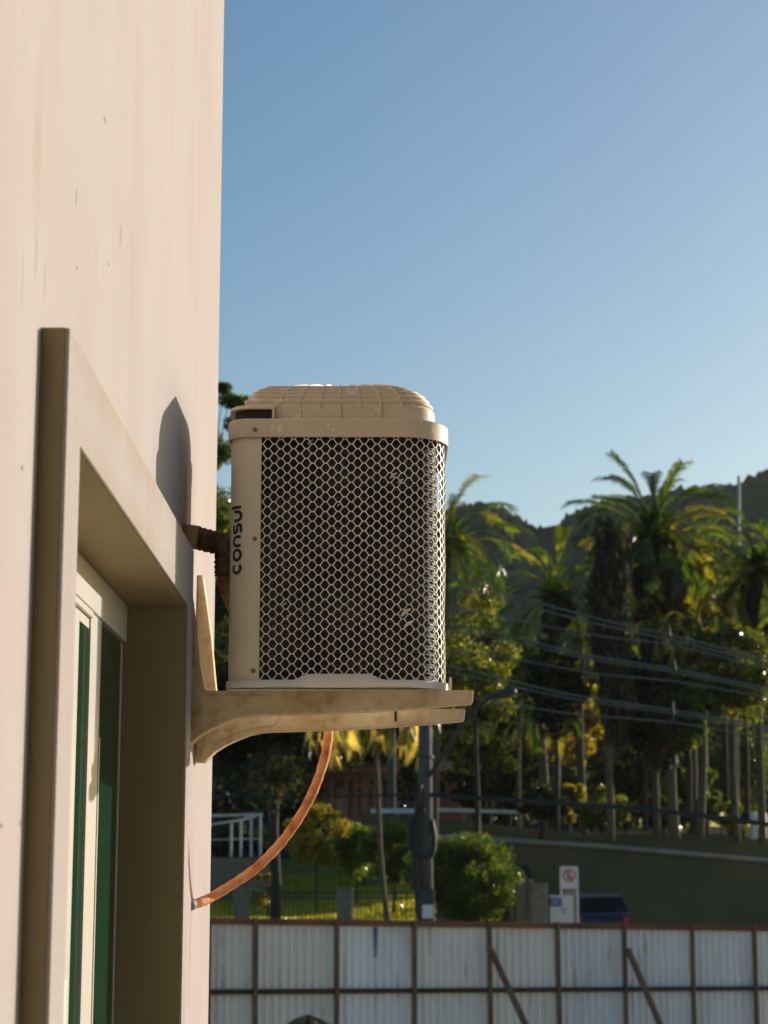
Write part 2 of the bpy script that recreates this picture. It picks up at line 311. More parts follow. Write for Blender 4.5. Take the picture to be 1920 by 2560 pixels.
# ================================================================ leaves
PAL = {
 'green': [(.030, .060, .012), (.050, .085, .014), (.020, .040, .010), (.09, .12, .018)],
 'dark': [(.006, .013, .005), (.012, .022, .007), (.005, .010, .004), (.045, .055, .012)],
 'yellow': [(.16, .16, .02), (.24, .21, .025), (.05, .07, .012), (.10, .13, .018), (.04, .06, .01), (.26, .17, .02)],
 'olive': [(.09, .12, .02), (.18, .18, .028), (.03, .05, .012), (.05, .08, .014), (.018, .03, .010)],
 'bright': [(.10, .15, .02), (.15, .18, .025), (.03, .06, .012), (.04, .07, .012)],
 'grass': [(.24, .25, .035), (.32, .30, .05), (.14, .17, .03)],
 'pale': [(.34, .33, .17), (.46, .42, .26), (.12, .14, .05), (.05, .07, .02)],
 'brown': [(.24, .14, .07), (.16, .095, .05), (.28, .17, .085)],
 'palm': [(.045, .085, .012), (.08, .12, .018), (.018, .035, .010), (.13, .13, .025), (.02, .04, .012)],
 'dead': [(.030, .022, .012), (.018, .015, .010), (.07, .05, .022)],
}
def leaves(b, centers, size, pal, aspect=2.0, dirs=None):
    "scatter one bent leaf (two quads) at every centre"
    n = len(centers); P = np.asarray(centers, float)
    d = rng.normal(size=(n, 3)) if dirs is None else np.asarray(dirs)+rng.normal(size=(n, 3))*.35
    d /= np.linalg.norm(d, axis=1)[:, None]; q = rng.normal(size=(n, 3)); s = np.cross(d, q); s /= np.linalg.norm(s, axis=1)[:, None]
    nn = np.cross(d, s); L = size*rng.uniform(.6, 1.3, n)[:, None]; W = L/aspect/2
    a = P-d*L/2; m = P+nn*L*.12; e = P+d*L/2
    V = np.stack([a, m-s*W, e, m+s*W], 1).reshape(-1, 3); base = len(b.v)
    b.v += [tuple(x) for x in V]; b.f += [(base+4*i, base+4*i+1, base+4*i+2, base+4*i+3) for i in range(n)]; b.sm += [False]*n
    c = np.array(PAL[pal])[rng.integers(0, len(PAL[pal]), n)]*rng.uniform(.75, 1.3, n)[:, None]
    c = np.repeat(c, 4, 0); b.c = c if b.c is None else np.concatenate([b.c, c])
def clumps(center, rad, k, shell=.55, squash=1.0):
    "sub-clump centres spread through an ellipsoid"
    out = []
    for _ in range(k):
        d = rng.normal(size=3); d /= np.linalg.norm(d); r = rng.uniform(shell, 1.0)
        out.append((np.array(center)+d*r*np.array(rad), rng.uniform(.22, .42)*min(rad)))
    return out
def broadleaf(name, label, u, v, Y, ru, rv, pal, k=26, per=260, leaf=.16, base=None, trunk_r=.16, cat='tree', group=None, shell=.45, depth=None, mat_='leaf', lean=0, extra=None):
    c = at(u, v, Y); rx = ru/F*Y; rz = rv/F*Y; ry = depth or max(rx, rz)*.8
    bz = base if base is not None else gz(c.x, Y); bp = Vector((c.x+lean, Y, bz))
    t = empty(name, bp); tag(t, label, cat, group)
    trunk_r = .035 if cat == 'shrub' else trunk_r*.55
    b = MB(); cl = clumps(c, (rx, ry, rz), int(k*1.25), shell); per = int(per*1.25); leaf *= 1.1
    if extra: cl += [(np.array(at(*e[:2], Y)), e[2]/F*Y) for e in extra]
    pts = []
    for cc, r in cl:
        m = int(per*rng.uniform(.6, 1.3)); p = rng.normal(size=(m, 3)); p /= np.linalg.norm(p, axis=1)[:, None]
        p *= (rng.uniform(0, 1, m)**.45)[:, None]; pts.append(cc+p*np.array([r, r, r*.75])*1.25)
    leaves(b, np.concatenate(pts), leaf, pal); b.build('crown', M[mat_], t)
    w_ = MB(); top = Vector((c.x, Y, c.z-rz*.35))
    if bz < c.z-rz*.6: w_.tube([bp, bp.lerp(top, .5)+Vector((trunk_r*.7, 0, 0)), top], [trunk_r, trunk_r*.75, trunk_r*.5], 8)
    else: w_.tube([bp, Vector(c)], [trunk_r, trunk_r*.5], 6)
    for cc, r in cl[::2]: w_.tube([top, (top+Vector(cc))/2+Vector((0, 0, r*.3)), Vector(cc)], [trunk_r*.4, trunk_r*.25, trunk_r*.08], 5, False)
    w_.build('trunk', M['bark'], t); return t
def frond(b, start, az, el0, L, pal, droop=1.0, nl=46, lw=.024, ll=.6, hang=.5, cols=None):
    "one feather frond: a curved rachis with two rows of leaflets"
    pts = []; p = np.array(start, float); a = el0; st = L/14
    for i in range(15):
        pts.append(p.copy()); dr = np.array([math.cos(az)*math.cos(a), math.sin(az)*math.cos(a), math.sin(a)]); p = p+dr*st; a -= droop*.15*(.3+i/9)
    pts = np.array(pts); V = []; Fc = []; C = []; base = len(b.v)
    side = np.array([-math.sin(az), math.cos(az), 0])
    col0 = np.array(PAL[pal][rng.integers(0, len(PAL[pal]))])
    for i in range(14):                                # rachis, a thin three-sided rod
        r0 = .022*(1-i/15)*L/2.2+.004; k = base+len(V)
        for q in (pts[i], pts[i+1]): V += [q+side*r0, q-side*r0, q+np.array([0, 0, r0*1.4])]
        for e in range(3): Fc.append((k+e, k+(e+1) % 3, k+3+(e+1) % 3, k+3+e))
        C += [col0*1.5+.02]*6
    for j in range(nl):
        t = .12+.88*j/nl; x = t*14; i = min(13, int(x)); q = pts[i]+(pts[i+1]-pts[i])*(x-i); T = pts[min(14, i+1)]-pts[i]; T /= np.linalg.norm(T)
        up = np.cross(T, side); up *= np.sign(up[2] or 1)
        l = ll*L/2*math.sin(math.pi*min(1, .18+.8*(1-abs(t-.45)**1.3)))*(1.15-t*.55)
        for sg in (-1, 1):
            d = side*sg*.95+T*.55+up*.22+rng.normal(size=3)*.09; d /= np.linalg.norm(d)
            w = T*lw*L/2; mid = q+d*l*.5; end = q+d*l*.93-np.array([0, 0, l*hang]); k = base+len(V)
            V += [q-w*.5, q+w*.5, mid+w*.6, mid-w*.6, end]; Fc += [(k, k+1, k+2, k+3), (k+3, k+2, k+4)]
            C += [col0*rng.uniform(.7, 1.35)]*5
    b.v += [tuple(x) for x in V]; b.f += Fc; b.sm += [False]*len(Fc); C = np.array(C); b.c = C if b.c is None else np.concatenate([b.c, C])
def palm(label, u, v, Y, L, base_v=None, base_u=None, n=18, droop=1.0, tr=.15, pal='palm', skirt=0, group='palms beyond the retaining wall', els=(-.5, 1.4), seed=0, skr=.4, nl=84, hang=.3, baseu=None, extra=()):
    global rng
    keep = rng; rng = np.random.default_rng(1000+seed)
    n = int(n*1.9); droop *= .66; L *= 1.08; c = at(u, v, Y); L = L/F*Y; bu = base_u or u; bp = at(bu, base_v or 2065, Y); bp.z -= .4
    t = empty('palm_tree', bp); tag(t, label, 'palm tree', group)
    w_ = MB(); m = [bp.lerp(c, k/10)+Vector((math.sin(k*.5+seed)*.06, 0, 0)) for k in range(11)]
    w_.tube(m, [tr*.66*(1.15-.03*k)*(1+.07*(k % 2)) for k in range(11)], 9); w_.build('trunk', M['trunk'], t)
    b = MB()
    for k in range(n):
        az = k*2.39996+seed+rng.uniform(-.2, .2); e = els[1]-(els[1]-els[0])*(k/(n-1))**.8
        frond(b, c+Vector((0, 0, .1)), az, e, L*rng.uniform(.8, 1.1), pal, droop*rng.uniform(.8, 1.25), nl=nl, hang=hang)
    for az, e, l, dr in extra: frond(b, c+Vector((0, 0, .1)), az, e, L*l, pal, dr, nl=nl, hang=.25)
    b.build('crown', M['leaf'], t)
    if skirt:
        b = MB(); s = skirt/F*Y
        for k in range(34):
            az = k*2.4+seed; r0 = skr*rng.uniform(.3, 1); z0 = rng.uniform(0, .2)*s
            p0 = np.array(c)+np.array([math.cos(az)*r0*.4, math.sin(az)*r0*.4, -z0])
            frond(b, p0, az, -.2, min(s, 3.2)*rng.uniform(.35, .6), 'dead', 3.2, nl=30, lw=.06, ll=.25, hang=.9)
        N = 2600; a = rng.uniform(0, 6.28, N); zz = rng.uniform(0, 1, N); rr = skr*(.45+.5*np.sin(math.pi*(zz*.75+.12))+.16*np.sin(zz*23+a*2+seed))*rng.uniform(.4, 1.15, N)
        P = np.stack([c.x+np.cos(a)*rr+.12*np.sin(zz*7+seed), c.y+np.sin(a)*rr, c.z-zz*s], 1); leaves(b, P, .5, 'dead', 5, dirs=np.tile([0, 0, -1.0], (N, 1)))
        b.build('dead_fronds', M['deadleaf'], t)
    rng = keep; return t
exec(compile('''
palm('palm whose feathery fronds fan out right behind the air conditioner', 1118, 1372, 50, 205, 2200, base_u=1086, tr=.1, n=26, seed=3, nl=50, droop=1.15, group='palms')
palm('palm with one broad bright green frond standing up left of the tall palms', 1392, 1500, 61, 165, n=18, seed=5, tr=.14, droop=.8, pal='bright', extra=((2.0,1.45,1.0,.7),(.6,1.2,.9,1.1),(1.4,1.3,.9,.9)), skirt=70, skr=.35)
palm('tall narrow palm wrapped in a dark hanging skirt of dead fronds', 1522, 1335, 56, 95, 2065, n=14, seed=2, droop=1.9, skirt=520, skr=.46, pal='dark', els=(-.5, 1.45))
palm('tallest palm, its feathery crown standing against the sky above the hill', 1640, 1362, 60, 225, 2065, n=34, seed=9, droop=.95, skirt=230, skr=.75, extra=((3.3,1.35,1.05,.35),(1.2,1.25,1.0,.6),(.2,1.05,1.1,.8),(-.1,.8,1.0,.7)))
palm('palm with a dark drooping crown just right of the tallest palm', 1760, 1425, 66, 200, 2068, n=22, seed=14, droop=1.3, skirt=150, skr=.5)
palm('palm at the right edge of the picture', 1902, 1440, 60, 190, 2080, n=22, seed=21, droop=1.2, skirt=160, skr=.5)
palm('short palm with yellowish fronds below the tallest palm', 1652, 1585, 57, 120, 2062, base_u=1692, n=14, seed=23, droop=1.5, pal='yellow', skirt=330, skr=.5, tr=.2)
palm('low palm with a thick leaning trunk left of the power line spacers', 1355, 1790, 60, 120, 2055, n=14, seed=31, droop=1.4, tr=.2)
palm('slender palm trunk with a low crown right of the power line spacers', 1832, 1660, 60, 130, 2075, base_u=1840, n=16, seed=34, droop=1.3, pal='yellow')
palm('pale straight palm trunk standing free above the retaining wall', 1752, 1620, 59, 120, 2066, n=14, seed=37, droop=1.2, tr=.17)
palm('palm behind the bracket whose sunlit frond tips hang below it', 925, 1775, 46, 185, 2290, base_u=975, n=24, seed=41, droop=1.7, pal='pale', hang=1.0, group='palms', tr=.09, skirt=0, els=(-.2, .9))
''', 'palms', 'exec'))
exec(compile('''
palm('palm with sunlit arching fronds between the skirted palm and the bright green frond', 1455, 1600, 66, 150, n=14, seed=52, droop=1.1)
palm('palm crown low in front of the tallest palm, right of the line spacers', 1730, 1530, 63, 150, n=14, seed=57, droop=1.2, skirt=120)
palm('palm with yellow lit fronds high at the right between the mast and the edge', 1835, 1500, 68, 160, n=16, seed=63, droop=1.1, pal='yellow')
palm('low palm crown over the guard rail beside the yellow tree', 1300, 1650, 64, 140, n=14, seed=66, droop=1.1, tr=.1)
''', 'palms_more', 'exec'))
exec(compile('''
broadleaf('leafy_tree','leafy tree seen between the building corner and the air conditioner',505,1270,34,95,285,'green',k=30,per=420,leaf=.075,trunk_r=.1,extra=((600,1010,26),(572,1000,24),(590,1060,26),(560,970,16)))
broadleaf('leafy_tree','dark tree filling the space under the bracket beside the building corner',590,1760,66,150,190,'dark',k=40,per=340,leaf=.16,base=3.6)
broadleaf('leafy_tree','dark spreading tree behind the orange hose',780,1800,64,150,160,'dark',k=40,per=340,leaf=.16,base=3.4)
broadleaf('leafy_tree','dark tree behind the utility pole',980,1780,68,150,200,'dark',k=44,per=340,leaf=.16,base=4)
broadleaf('leafy_tree','tree with yellow sunlit leaves right of the air conditioner',1185,1650,50,115,190,'olive',k=24,per=280,leaf=.105,base=2)
broadleaf('leafy_tree','small yellow leaved tree below the street lamp arm',1190,1880,52,120,75,'olive',k=15,per=170,leaf=.12,base=2)
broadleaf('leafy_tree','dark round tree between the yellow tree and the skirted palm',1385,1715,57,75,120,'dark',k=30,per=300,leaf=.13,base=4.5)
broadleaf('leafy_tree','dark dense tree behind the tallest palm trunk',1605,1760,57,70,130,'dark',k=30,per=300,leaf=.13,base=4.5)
broadleaf('leafy_tree','yellow green tree catching the sun at the right edge',1855,1680,58,100,135,'olive',k=30,per=300,leaf=.12,base=5)
broadleaf('leafy_tree','low dark green tree above the right end of the retaining wall',1840,1930,84,130,110,'green',k=26,per=300,leaf=.15,base=5)
broadleaf('leafy_tree','green tree behind the right hand palms',1800,1540,80,150,140,'green',k=40,per=320,leaf=.2,base=8)
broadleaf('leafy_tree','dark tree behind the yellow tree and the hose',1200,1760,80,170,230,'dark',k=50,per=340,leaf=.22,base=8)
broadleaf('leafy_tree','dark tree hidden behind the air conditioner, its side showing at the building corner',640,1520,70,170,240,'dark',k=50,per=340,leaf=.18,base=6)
broadleaf('dry_shrub','round brown dry crown under the bracket left of the hose',672,1948,60,58,48,'brown',k=20,per=300,leaf=.12,base=3,cat='shrub',mat_='deadleaf')
broadleaf('hedge_bush','dense round bush with a sunlit right rim beside the utility pole',1158,2195,49,122,108,'green',k=70,per=420,leaf=.075,base=2,cat='bush',shell=.5)
broadleaf('shrub','tall loose sunlit shrub inside the curve of the orange hose',790,2095,53,80,85,'yellow',k=26,per=260,leaf=.08,base=2.3,cat='shrub')
broadleaf('shrub','small leaved bright shrub right of the tall loose one',890,2120,54,75,70,'bright',k=32,per=240,leaf=.075,base=2.3,cat='shrub')
broadleaf('shrub','green shrub on the lawn left of the utility pole',985,2125,52,70,75,'green',k=34,per=240,leaf=.08,base=2.2,cat='shrub')
broadleaf('shrub','yellow green shrub standing under the lower end of the hose',668,2215,51,30,75,'yellow',k=10,per=180,leaf=.07,base=2.1,cat='shrub')
broadleaf('shrub','dark shrub behind the white pergola posts',600,2130,62,100,90,'dark',k=26,per=280,leaf=.12,base=3,cat='shrub')
broadleaf('shrub','dark shrub hiding the foot of the house behind the hose',740,2050,64,60,70,'dark',k=22,per=280,leaf=.12,base=3,cat='shrub')
broadleaf('leafy_tree','yellow green tree in front of the slope between the low palm and the skirted palm',1440,1800,72,75,120,'yellow',k=20,per=260,leaf=.14,base=5)
broadleaf('leafy_tree','bushy green tree between the tallest palm and the free standing trunk',1715,1770,57,70,110,'green',k=28,per=280,leaf=.16,base=5)
broadleaf('leafy_tree','sunlit green tree top left of the palm at the right edge',1800,1520,72,100,90,'bright',k=24,per=280,leaf=.15,base=5)
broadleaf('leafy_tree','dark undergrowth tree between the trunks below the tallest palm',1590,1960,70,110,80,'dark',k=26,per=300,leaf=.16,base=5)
broadleaf('shrub','small bright shrub at the foot of the trunks right of the guard rail',1560,2035,61.5,50,38,'bright',k=12,per=200,leaf=.09,base=4.3,cat='shrub')
broadleaf('shrub','leafy shrub at the foot of the free standing trunk',1800,2030,63.5,70,50,'green',k=16,per=220,leaf=.1,base=4.3,cat='shrub')
broadleaf('shrub','yellowish shrub between the trunks above the no parking sign',1425,2000,64,45,50,'yellow',k=12,per=200,leaf=.1,base=4.3,cat='shrub')
broadleaf('shrub','dark green bush right of the short yellow palm trunk',1720,1975,65,60,90,'green',k=22,per=260,leaf=.12,base=4.3,cat='bush')
broadleaf('bush','dark bush against the foot of the low leaning palm',1350,2010,59.2,60,42,'dark',k=16,per=220,leaf=.1,base=4.3,cat='bush')
broadleaf('bush','dark bush around the foot of the skirted palm',1500,2022,60.3,60,45,'olive',k=16,per=220,leaf=.1,base=4.3,cat='bush')
broadleaf('bush','dark bush around the feet of the two trunks below the tallest palm',1655,2025,61,62,45,'dark',k=16,per=220,leaf=.1,base=4.3,cat='bush')
broadleaf('bush','green bush left of the white bollards',1845,2045,61.9,40,42,'olive',k=14,per=220,leaf=.1,base=4.3,cat='bush')
broadleaf('leafy_tree','low dark tree behind the guard rail',1270,1960,72,150,70,'dark',k=26,per=300,leaf=.16,base=5)
''', 'trees', 'exec'))

grass()
# the wood behind the palms, one dark mass
b = MB(); P = []
for k in range(230):
    u = rng.uniform(470, 2060); Y = rng.uniform(84, 112); v0_ = interp([470, 900, 1250, 1500, 1700, 2060], [1500, 1560, 1600, 1640, 1560, 1500], u)
    c = at(u, v0_+(2060-v0_)*rng.uniform(0, 1)**.8, Y); r = rng.uniform(.8, 1.7); m = 170
    p = rng.normal(size=(m, 3)); p /= np.linalg.norm(p, axis=1)[:, None]; p *= (rng.uniform(0, 1, m)**.4)[:, None]; P.append(np.array(c)+p*r)
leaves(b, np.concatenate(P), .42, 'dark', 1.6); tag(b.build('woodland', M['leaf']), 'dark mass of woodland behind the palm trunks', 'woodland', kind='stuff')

# ================================================================ building with its window
XW = -.4692; XM = -.43; YE = 5.56
bd = empty('building', (XW, YE, 0)); tag(bd, 'cream plastered building corner with a framed window along the left of the picture', 'building')
y0, y1, zt = 2.785, 4.415, 3.52
yo0, yo1, zo = 2.661, 4.51, 3.66
def wallmesh():
    b = MB(); X1 = -.80; g = .004; ys = 2.25
    b.box((X1, ys, -.2), (XW, y0-g, 9)); b.box((X1, y1+g, -.2), (XW, YE, 9)); b.box((X1, y0-g, zt+g), (XW, y1+g, 9)); b.box((X1, y0-g, -.2), (XW, y1+g, .9-g))
    b.box((X1, -4, 4.4), (XW, ys, 9)); b.box((X1, -4, -.2), (XW, ys, 1.25))  # wall left open beside the camera to cut its bounce light
    b.box((-7, ys, -.2), (X1-.001, YE, 9)); b.box((-7, -4, -.2), (-2.5, ys, 9)); b.box((-2.5, -4, 4.401), (X1-.001, ys, 9)); b.box((-2.5, -4, -.2), (X1-.001, ys, 1.249)); return b
wallmesh().build('wall', M['plaster'], bd)
b = MB(); b.box((-7, -16, -.2), (13, -4.6, 12)); b.build('sky_blocker', M['blocker'], bd)  # unseen dark mass added behind the camera to cut sky light
# unseen shell added around the camera to block sky light and wall bounce
b = MB(); b.box((-2.49, -3.9, 1.251), (.35, 2.2, 1.36)); b.build('blocker_floor', M['blocker'], bd)
b = MB(); b.box((-2.49, -3.9, 4.22), (.75, 2.2, 4.398)); b.build('blocker_ceiling', M['blocker'], bd)
b = MB(); b.box((-2.49, -3.9, 1.361), (-2.4, 2.245, 4.219)); b.box((-2.399, 2.201, 1.361), (-.4695, 2.245, 4.219)); b.build('blocker_wall', M['blocker'], bd)
b = MB(); b.box((-2.399, -1.4, 1.361), (.75, -1.2, 4.219)); b.build('blocker_end_wall', M['blocker'], bd)
b = MB(); zb = .78; X0 = XW-.0015
P = [(yo0, zb), (yo1, zb), (yo1, zo), (yo0, zo)]; Q = [(y0, .9), (y1, .9), (y1, zt), (y0, zt)]
vs = []; fs = []
rngb = random.Random(3)
for X in (XM, XM-.006):
    for poly in (P, Q): vs += [(X, a, c) for a, c in poly]
for i in range(4):
    j = (i+1) % 4; fs += [(i, j, 4+j, 4+i), (i, 8+i, 8+j, j), (4+i, 4+j, 12+j, 12+i), (8+i, 12+i, 12+j, 8+j)]
b.add(vs, fs); b.build('window_moulding', M['moulding'], bd, bevel=.0022)
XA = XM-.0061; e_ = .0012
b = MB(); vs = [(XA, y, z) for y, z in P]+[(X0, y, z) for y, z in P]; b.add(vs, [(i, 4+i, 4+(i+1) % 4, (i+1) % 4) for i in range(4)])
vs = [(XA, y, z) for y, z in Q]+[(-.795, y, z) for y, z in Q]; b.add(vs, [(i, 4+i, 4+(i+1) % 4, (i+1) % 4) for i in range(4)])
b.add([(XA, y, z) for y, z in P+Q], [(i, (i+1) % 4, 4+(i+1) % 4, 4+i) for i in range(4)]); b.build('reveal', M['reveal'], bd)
XF = -.566
wn = MB(); wn.box((XF-.05, y0+.002, 3.437), (XF, y1-.002, 3.5185))
wn = wn.build('window', M['alu'], bd, bevel=.0015)
s = MB(); s.box((-.60, y0+.002, .905), (XF, y1-.002, .97)); s.build('sill', M['alu'], wn, bevel=.001)
s = MB(); s.box((-.5745, y0+.003, 3.4225), (-.5675, 3.905, 3.4355)); s.box((-.59, y0+.003, 3.402), (-.5755, 3.905, 3.4224)); s.box((-.59, y0+.003, .98), (-.5735, 3.765, 3.401)); s.build('sash', M['alu'], wn, bevel=.0007)
s = MB(); s.box((-.59, 3.905, .98), (-.5715, 4.052, 3.4355)); s.box((-.5714, 4.044, .98), (-.5690, 4.0545, 3.2)); s.box((-.59, 4.392, .98), (-.5745, y1-.003, 3.434)); s.build('sash', M['alu'], wn, bevel=.0007)
s = MB(); s.box((-.583, 3.766, .99), (-.578, 3.904, 3.401)); s.build('pane', M['glass'], wn)
s = MB(); s.box((-.583, 4.0535, .99), (-.576, 4.391, 3.43)); s.build('pane', M['glass'], wn)
s = MB(); s.box((-.5715, 3.62, 2.4), (-.560, 3.645, 2.742)); s.build('lock', M['white'], wn, bevel=.002)
s = MB(); s.box((-.795, y0+.01, .95), (-.79, y1-.01, 3.5)); s.build('blind', M['dark'], wn)

# ================================================================ air conditioner
YF, YB = 4.50, 4.945; XL, XR = -.350, .1475
RL, RR = .045, .105
def outline(off=0, n=10):
    "closed rounded outline of the case, counter-clockwise from the front left corner"
    x0, x1, yf, yb = XL-off, XR+off, YF-off, YB+off; rl, rr = RL+off, RR+off; p = []
    for cx, cy, r, a0, m in ((x1-rr, yf+rr, rr, -90, n*2), (x1-rr, yb-rr, rr, 0, n*2), (x0+rl, yb-rl, rl, 90, n), (x0+rl, yf+rl, rl, 180, n)):
        for k in range(m+1):
            a = math.radians(a0+90*k/m); p.append((cx+r*math.cos(a), cy+r*math.sin(a)))
    return p
class Path:
    def __init__(s, pts):
        s.p = np.array(pts, float); d = np.linalg.norm(np.diff(s.p, axis=0), axis=1); s.s = np.concatenate([[0], np.cumsum(d)]); s.L = s.s[-1]
    def __call__(s, t, off=0):
        x = np.interp(t, s.s, s.p[:, 0]); y = np.interp(t, s.s, s.p[:, 1])
        e = 1e-3; dx = np.interp(t+e, s.s, s.p[:, 0])-np.interp(t-e, s.s, s.p[:, 0]); dy = np.interp(t+e, s.s, s.p[:, 1])-np.interp(t-e, s.s, s.p[:, 1])
        l = math.hypot(dx, dy) or 1; return x+dy/l*off, y-dx/l*off
XS = -.2775                                            # where the mesh starts on the front
def arc(cx, cy, r, a0, a1, n): return [(cx+r*math.cos(math.radians(a0+(a1-a0)*k/n)), cy+r*math.sin(math.radians(a0+(a1-a0)*k/n))) for k in range(n+1)]
right = Path([(XS, YF)]+arc(XR-RR, YF+RR, RR, -90, 0, 40)+[(XR, YB-.04)])
left = Path([(XS, YF)]+arc(XL+RL, YF+RL, RL, 270, 180, 16)+[(XL, YB-RL)]+arc(XL+RL, YB-RL, RL, 180, 90, 8)+[(XR-.04, YB), (XR-.04, YB-.004)])
ZP, ZB, ZT = 3.350, 3.9235, 3.963                      # pan, underside of band, top of band
ac = empty('air_conditioner', (-.1, 4.72, ZP-.004)); tag(ac, 'beige outdoor air conditioner unit with a wire mesh guard, standing on two concrete brackets', 'air conditioner')
b = MB(); ts = np.linspace(0, left.L, 90)              # sheet steel corner column, left side and back
b.strip([[(*left(t), z) for t in ts] for z in (ZP, ZB+.01)]); b.strip([[(*left(t, .002), z) for t in ts] for z in (ZP, ZB+.01)])
b.strip([[(*left(0), z), (*left(0, .002), z)] for z in (ZP, ZB+.01)], False)
b.build('side_panel', M['ac'], ac)
# expanded wire mesh: flat-topped six-sided cells, every cell a ring with a rounded hole
def guard():
    b = MB(); px = .00090; h, dx, dy = 7.4*px, 9.0*px, 12.55*px; step = h+dx; th = 1.22*px; dep = .0022
    nC = int(right.L/step)+1; z0 = ZP+.004; nR = int((ZB+.008-z0)/(2*dy))+2
    outer = [(h/2, dy), (h/2+dx, 0), (h/2, -dy), (-h/2, -dy), (-h/2-dx, 0), (-h/2, dy)]
    def shrink(poly, t):
        out = []; n = len(poly)
        for i in range(n):
            p0, p1, p2 = [np.array(poly[(i+k) % n]) for k in (-1, 0, 1)]
            e1 = (p1-p0)/np.linalg.norm(p1-p0); e2 = (p2-p1)/np.linalg.norm(p2-p1); n1 = np.array([e1[1], -e1[0]]); n2 = np.array([e2[1], -e2[0]])
            m_ = n1+n2; m_ /= m_.dot(n1); out.append(p1+m_*t)
        return out
    inner = shrink(outer, th); prob = []
    for i in range(6):                                 # two points per corner, cut round
        p0, p1, p2 = inner[i-1], inner[i], inner[(i+1) % 6]; c = 1.6*px
        a = p1+(p0-p1)/np.linalg.norm(p0-p1)*c; e = p1+(p2-p1)/np.linalg.norm(p2-p1)*c; prob += [a, (a+e)/2*.62+p1*.38, e]
    out2 = []
    for i in range(6):
        p0, p1, p2 = [np.array(outer[(i+k) % 6]) for k in (-1, 0, 1)]; out2 += [p1+(p0-p1)*.15, p1, p1+(p2-p1)*.15]
    for ci in range(nC+1):
        s0 = ci*step
        for r in range(nR):
            zc = z0+r*2*dy+(dy if ci % 2 else 0)
            sag = random.uniform(-.0006, .0006); n = 18; vs = []
            ok = all(-1e-6 <= s0+q[0] <= right.L for q in out2) and zc < ZB+.012
            def cl(q): return min(max(s0+q[0], 0), right.L), min(max(zc+q[1], ZP), ZB+.01)
            wob = lambda s_, z_: .0012*math.sin(s_*23+z_*9)+.0008*math.sin(z_*31+s_*5)
            for poly, off in ((out2, 0), (prob, 0), (prob, -dep)):
                for q in poly:
                    s_, z_ = cl(q); x, y = right(s_, off+wob(s_, z_)); vs.append((x, y, z_))
            if zc-dy > ZB+.01: continue
            fs = []
            for k in range(n):
                j = (k+1) % n; fs += [(k, j, n+j, n+k), (n+k, n+j, 2*n+j, 2*n+k)]
            b.add(vs, fs)
    me = b.build('mesh_guard', M['mesh'], ac); return me
guard()
b = MB(); ts = np.linspace(0, right.L, 80)
b.strip([[(*right(t, -.020), z) for t in ts] for z in (ZP+.003, ZB+.01)]); b.build('condenser_coil', M['coil'], ac)
GLINT = mat('coil_glint_pale', (.85, .88, .88), (.65, .68, .68), 40, .3)
b = MB()                                               # pale bits standing in for sun glints on the coil
for (u, v, r) in ((778, 1103, .006), (985, 1188, .007), (1002, 1202, .005), (1016, 1530, .009), (1022, 1560, .008), (770, 1385, .003), (712, 1510, .004), (720, 1540, .003), (848, 1262, .003), (868, 1383, .0025)):
    p = at(u, v, YF+.0135); b = MB(); b.tube([p+Vector((-r*1.3, .003, -r)), p+Vector((-r*.4, -.001, 0)), p+Vector((r, .002, r*.8))], [r*.35, r*.5, r*.3], 7); b.build('coil_glint', GLINT, ac)
#('coil_glint_pale', (.75, .78, .78), (.55, .58, .58), 40, .22, metal=.8), ac)
b = MB()                                               # base pan with a raised front lip
po = Path(outline(.005)+[outline(.005)[0]]); ts = np.linspace(0, po.L-1e-4, 260); lo = []; up = []; inn = []
for t in ts:
    x, y = po(t); fr = y < YF+.01
    rise = (ss(-.205, -.160, x)-ss(-.035, .010, x))*.0135 if fr else 0
    gap = ((ss(-.275, -.262, x)-ss(-.185, -.165, x))+(ss(-.03, -.01, x)-ss(.055, .075, x)))*.0028 if fr else 0
    lo.append((x, y, ZP-.005+gap)); up.append((x, y, ZP+.0125+rise)); xi, yi = po(t, -.012); inn.append((xi, yi, ZP+.0105+rise))
b.strip([lo, up, inn], closed=True); b.add([(x, y, ZP-.001) for x, y in outline(.003)], [tuple(range(len(outline(.003))))])
b.box((XR+.006, YF+.03, ZP-.004), (XR+.011, YF+.075, ZP+.022)); b.build('base_pan', M['pan'], ac)
b = MB()                                               # band round the top
o1, o2 = outline(.008), outline(.003)
for q in ([[(x, y, ZB-.001) for x, y in o2], [(x, y, ZB-.001) for x, y in o1]], [[(x, y, ZB-.001) for x, y in o1], [(x, y, ZT) for x, y in o1]], [[(x, y, ZT) for x, y in o1], [(x, y, ZT+.003) for x, y in outline(.0055)]], [[(x, y, ZT+.003) for x, y in outline(.0055)], [(x, y, ZT+.003) for x, y in outline(-.05)]]): b.strip(q, closed=True)
tb = at(640, 1077, YF-.008); b.tube([tb+Vector((0, .004, 0)), tb+Vector((0, -.0005, 0))], .014, 20)
b.build('top_band', M['cover'], ac)
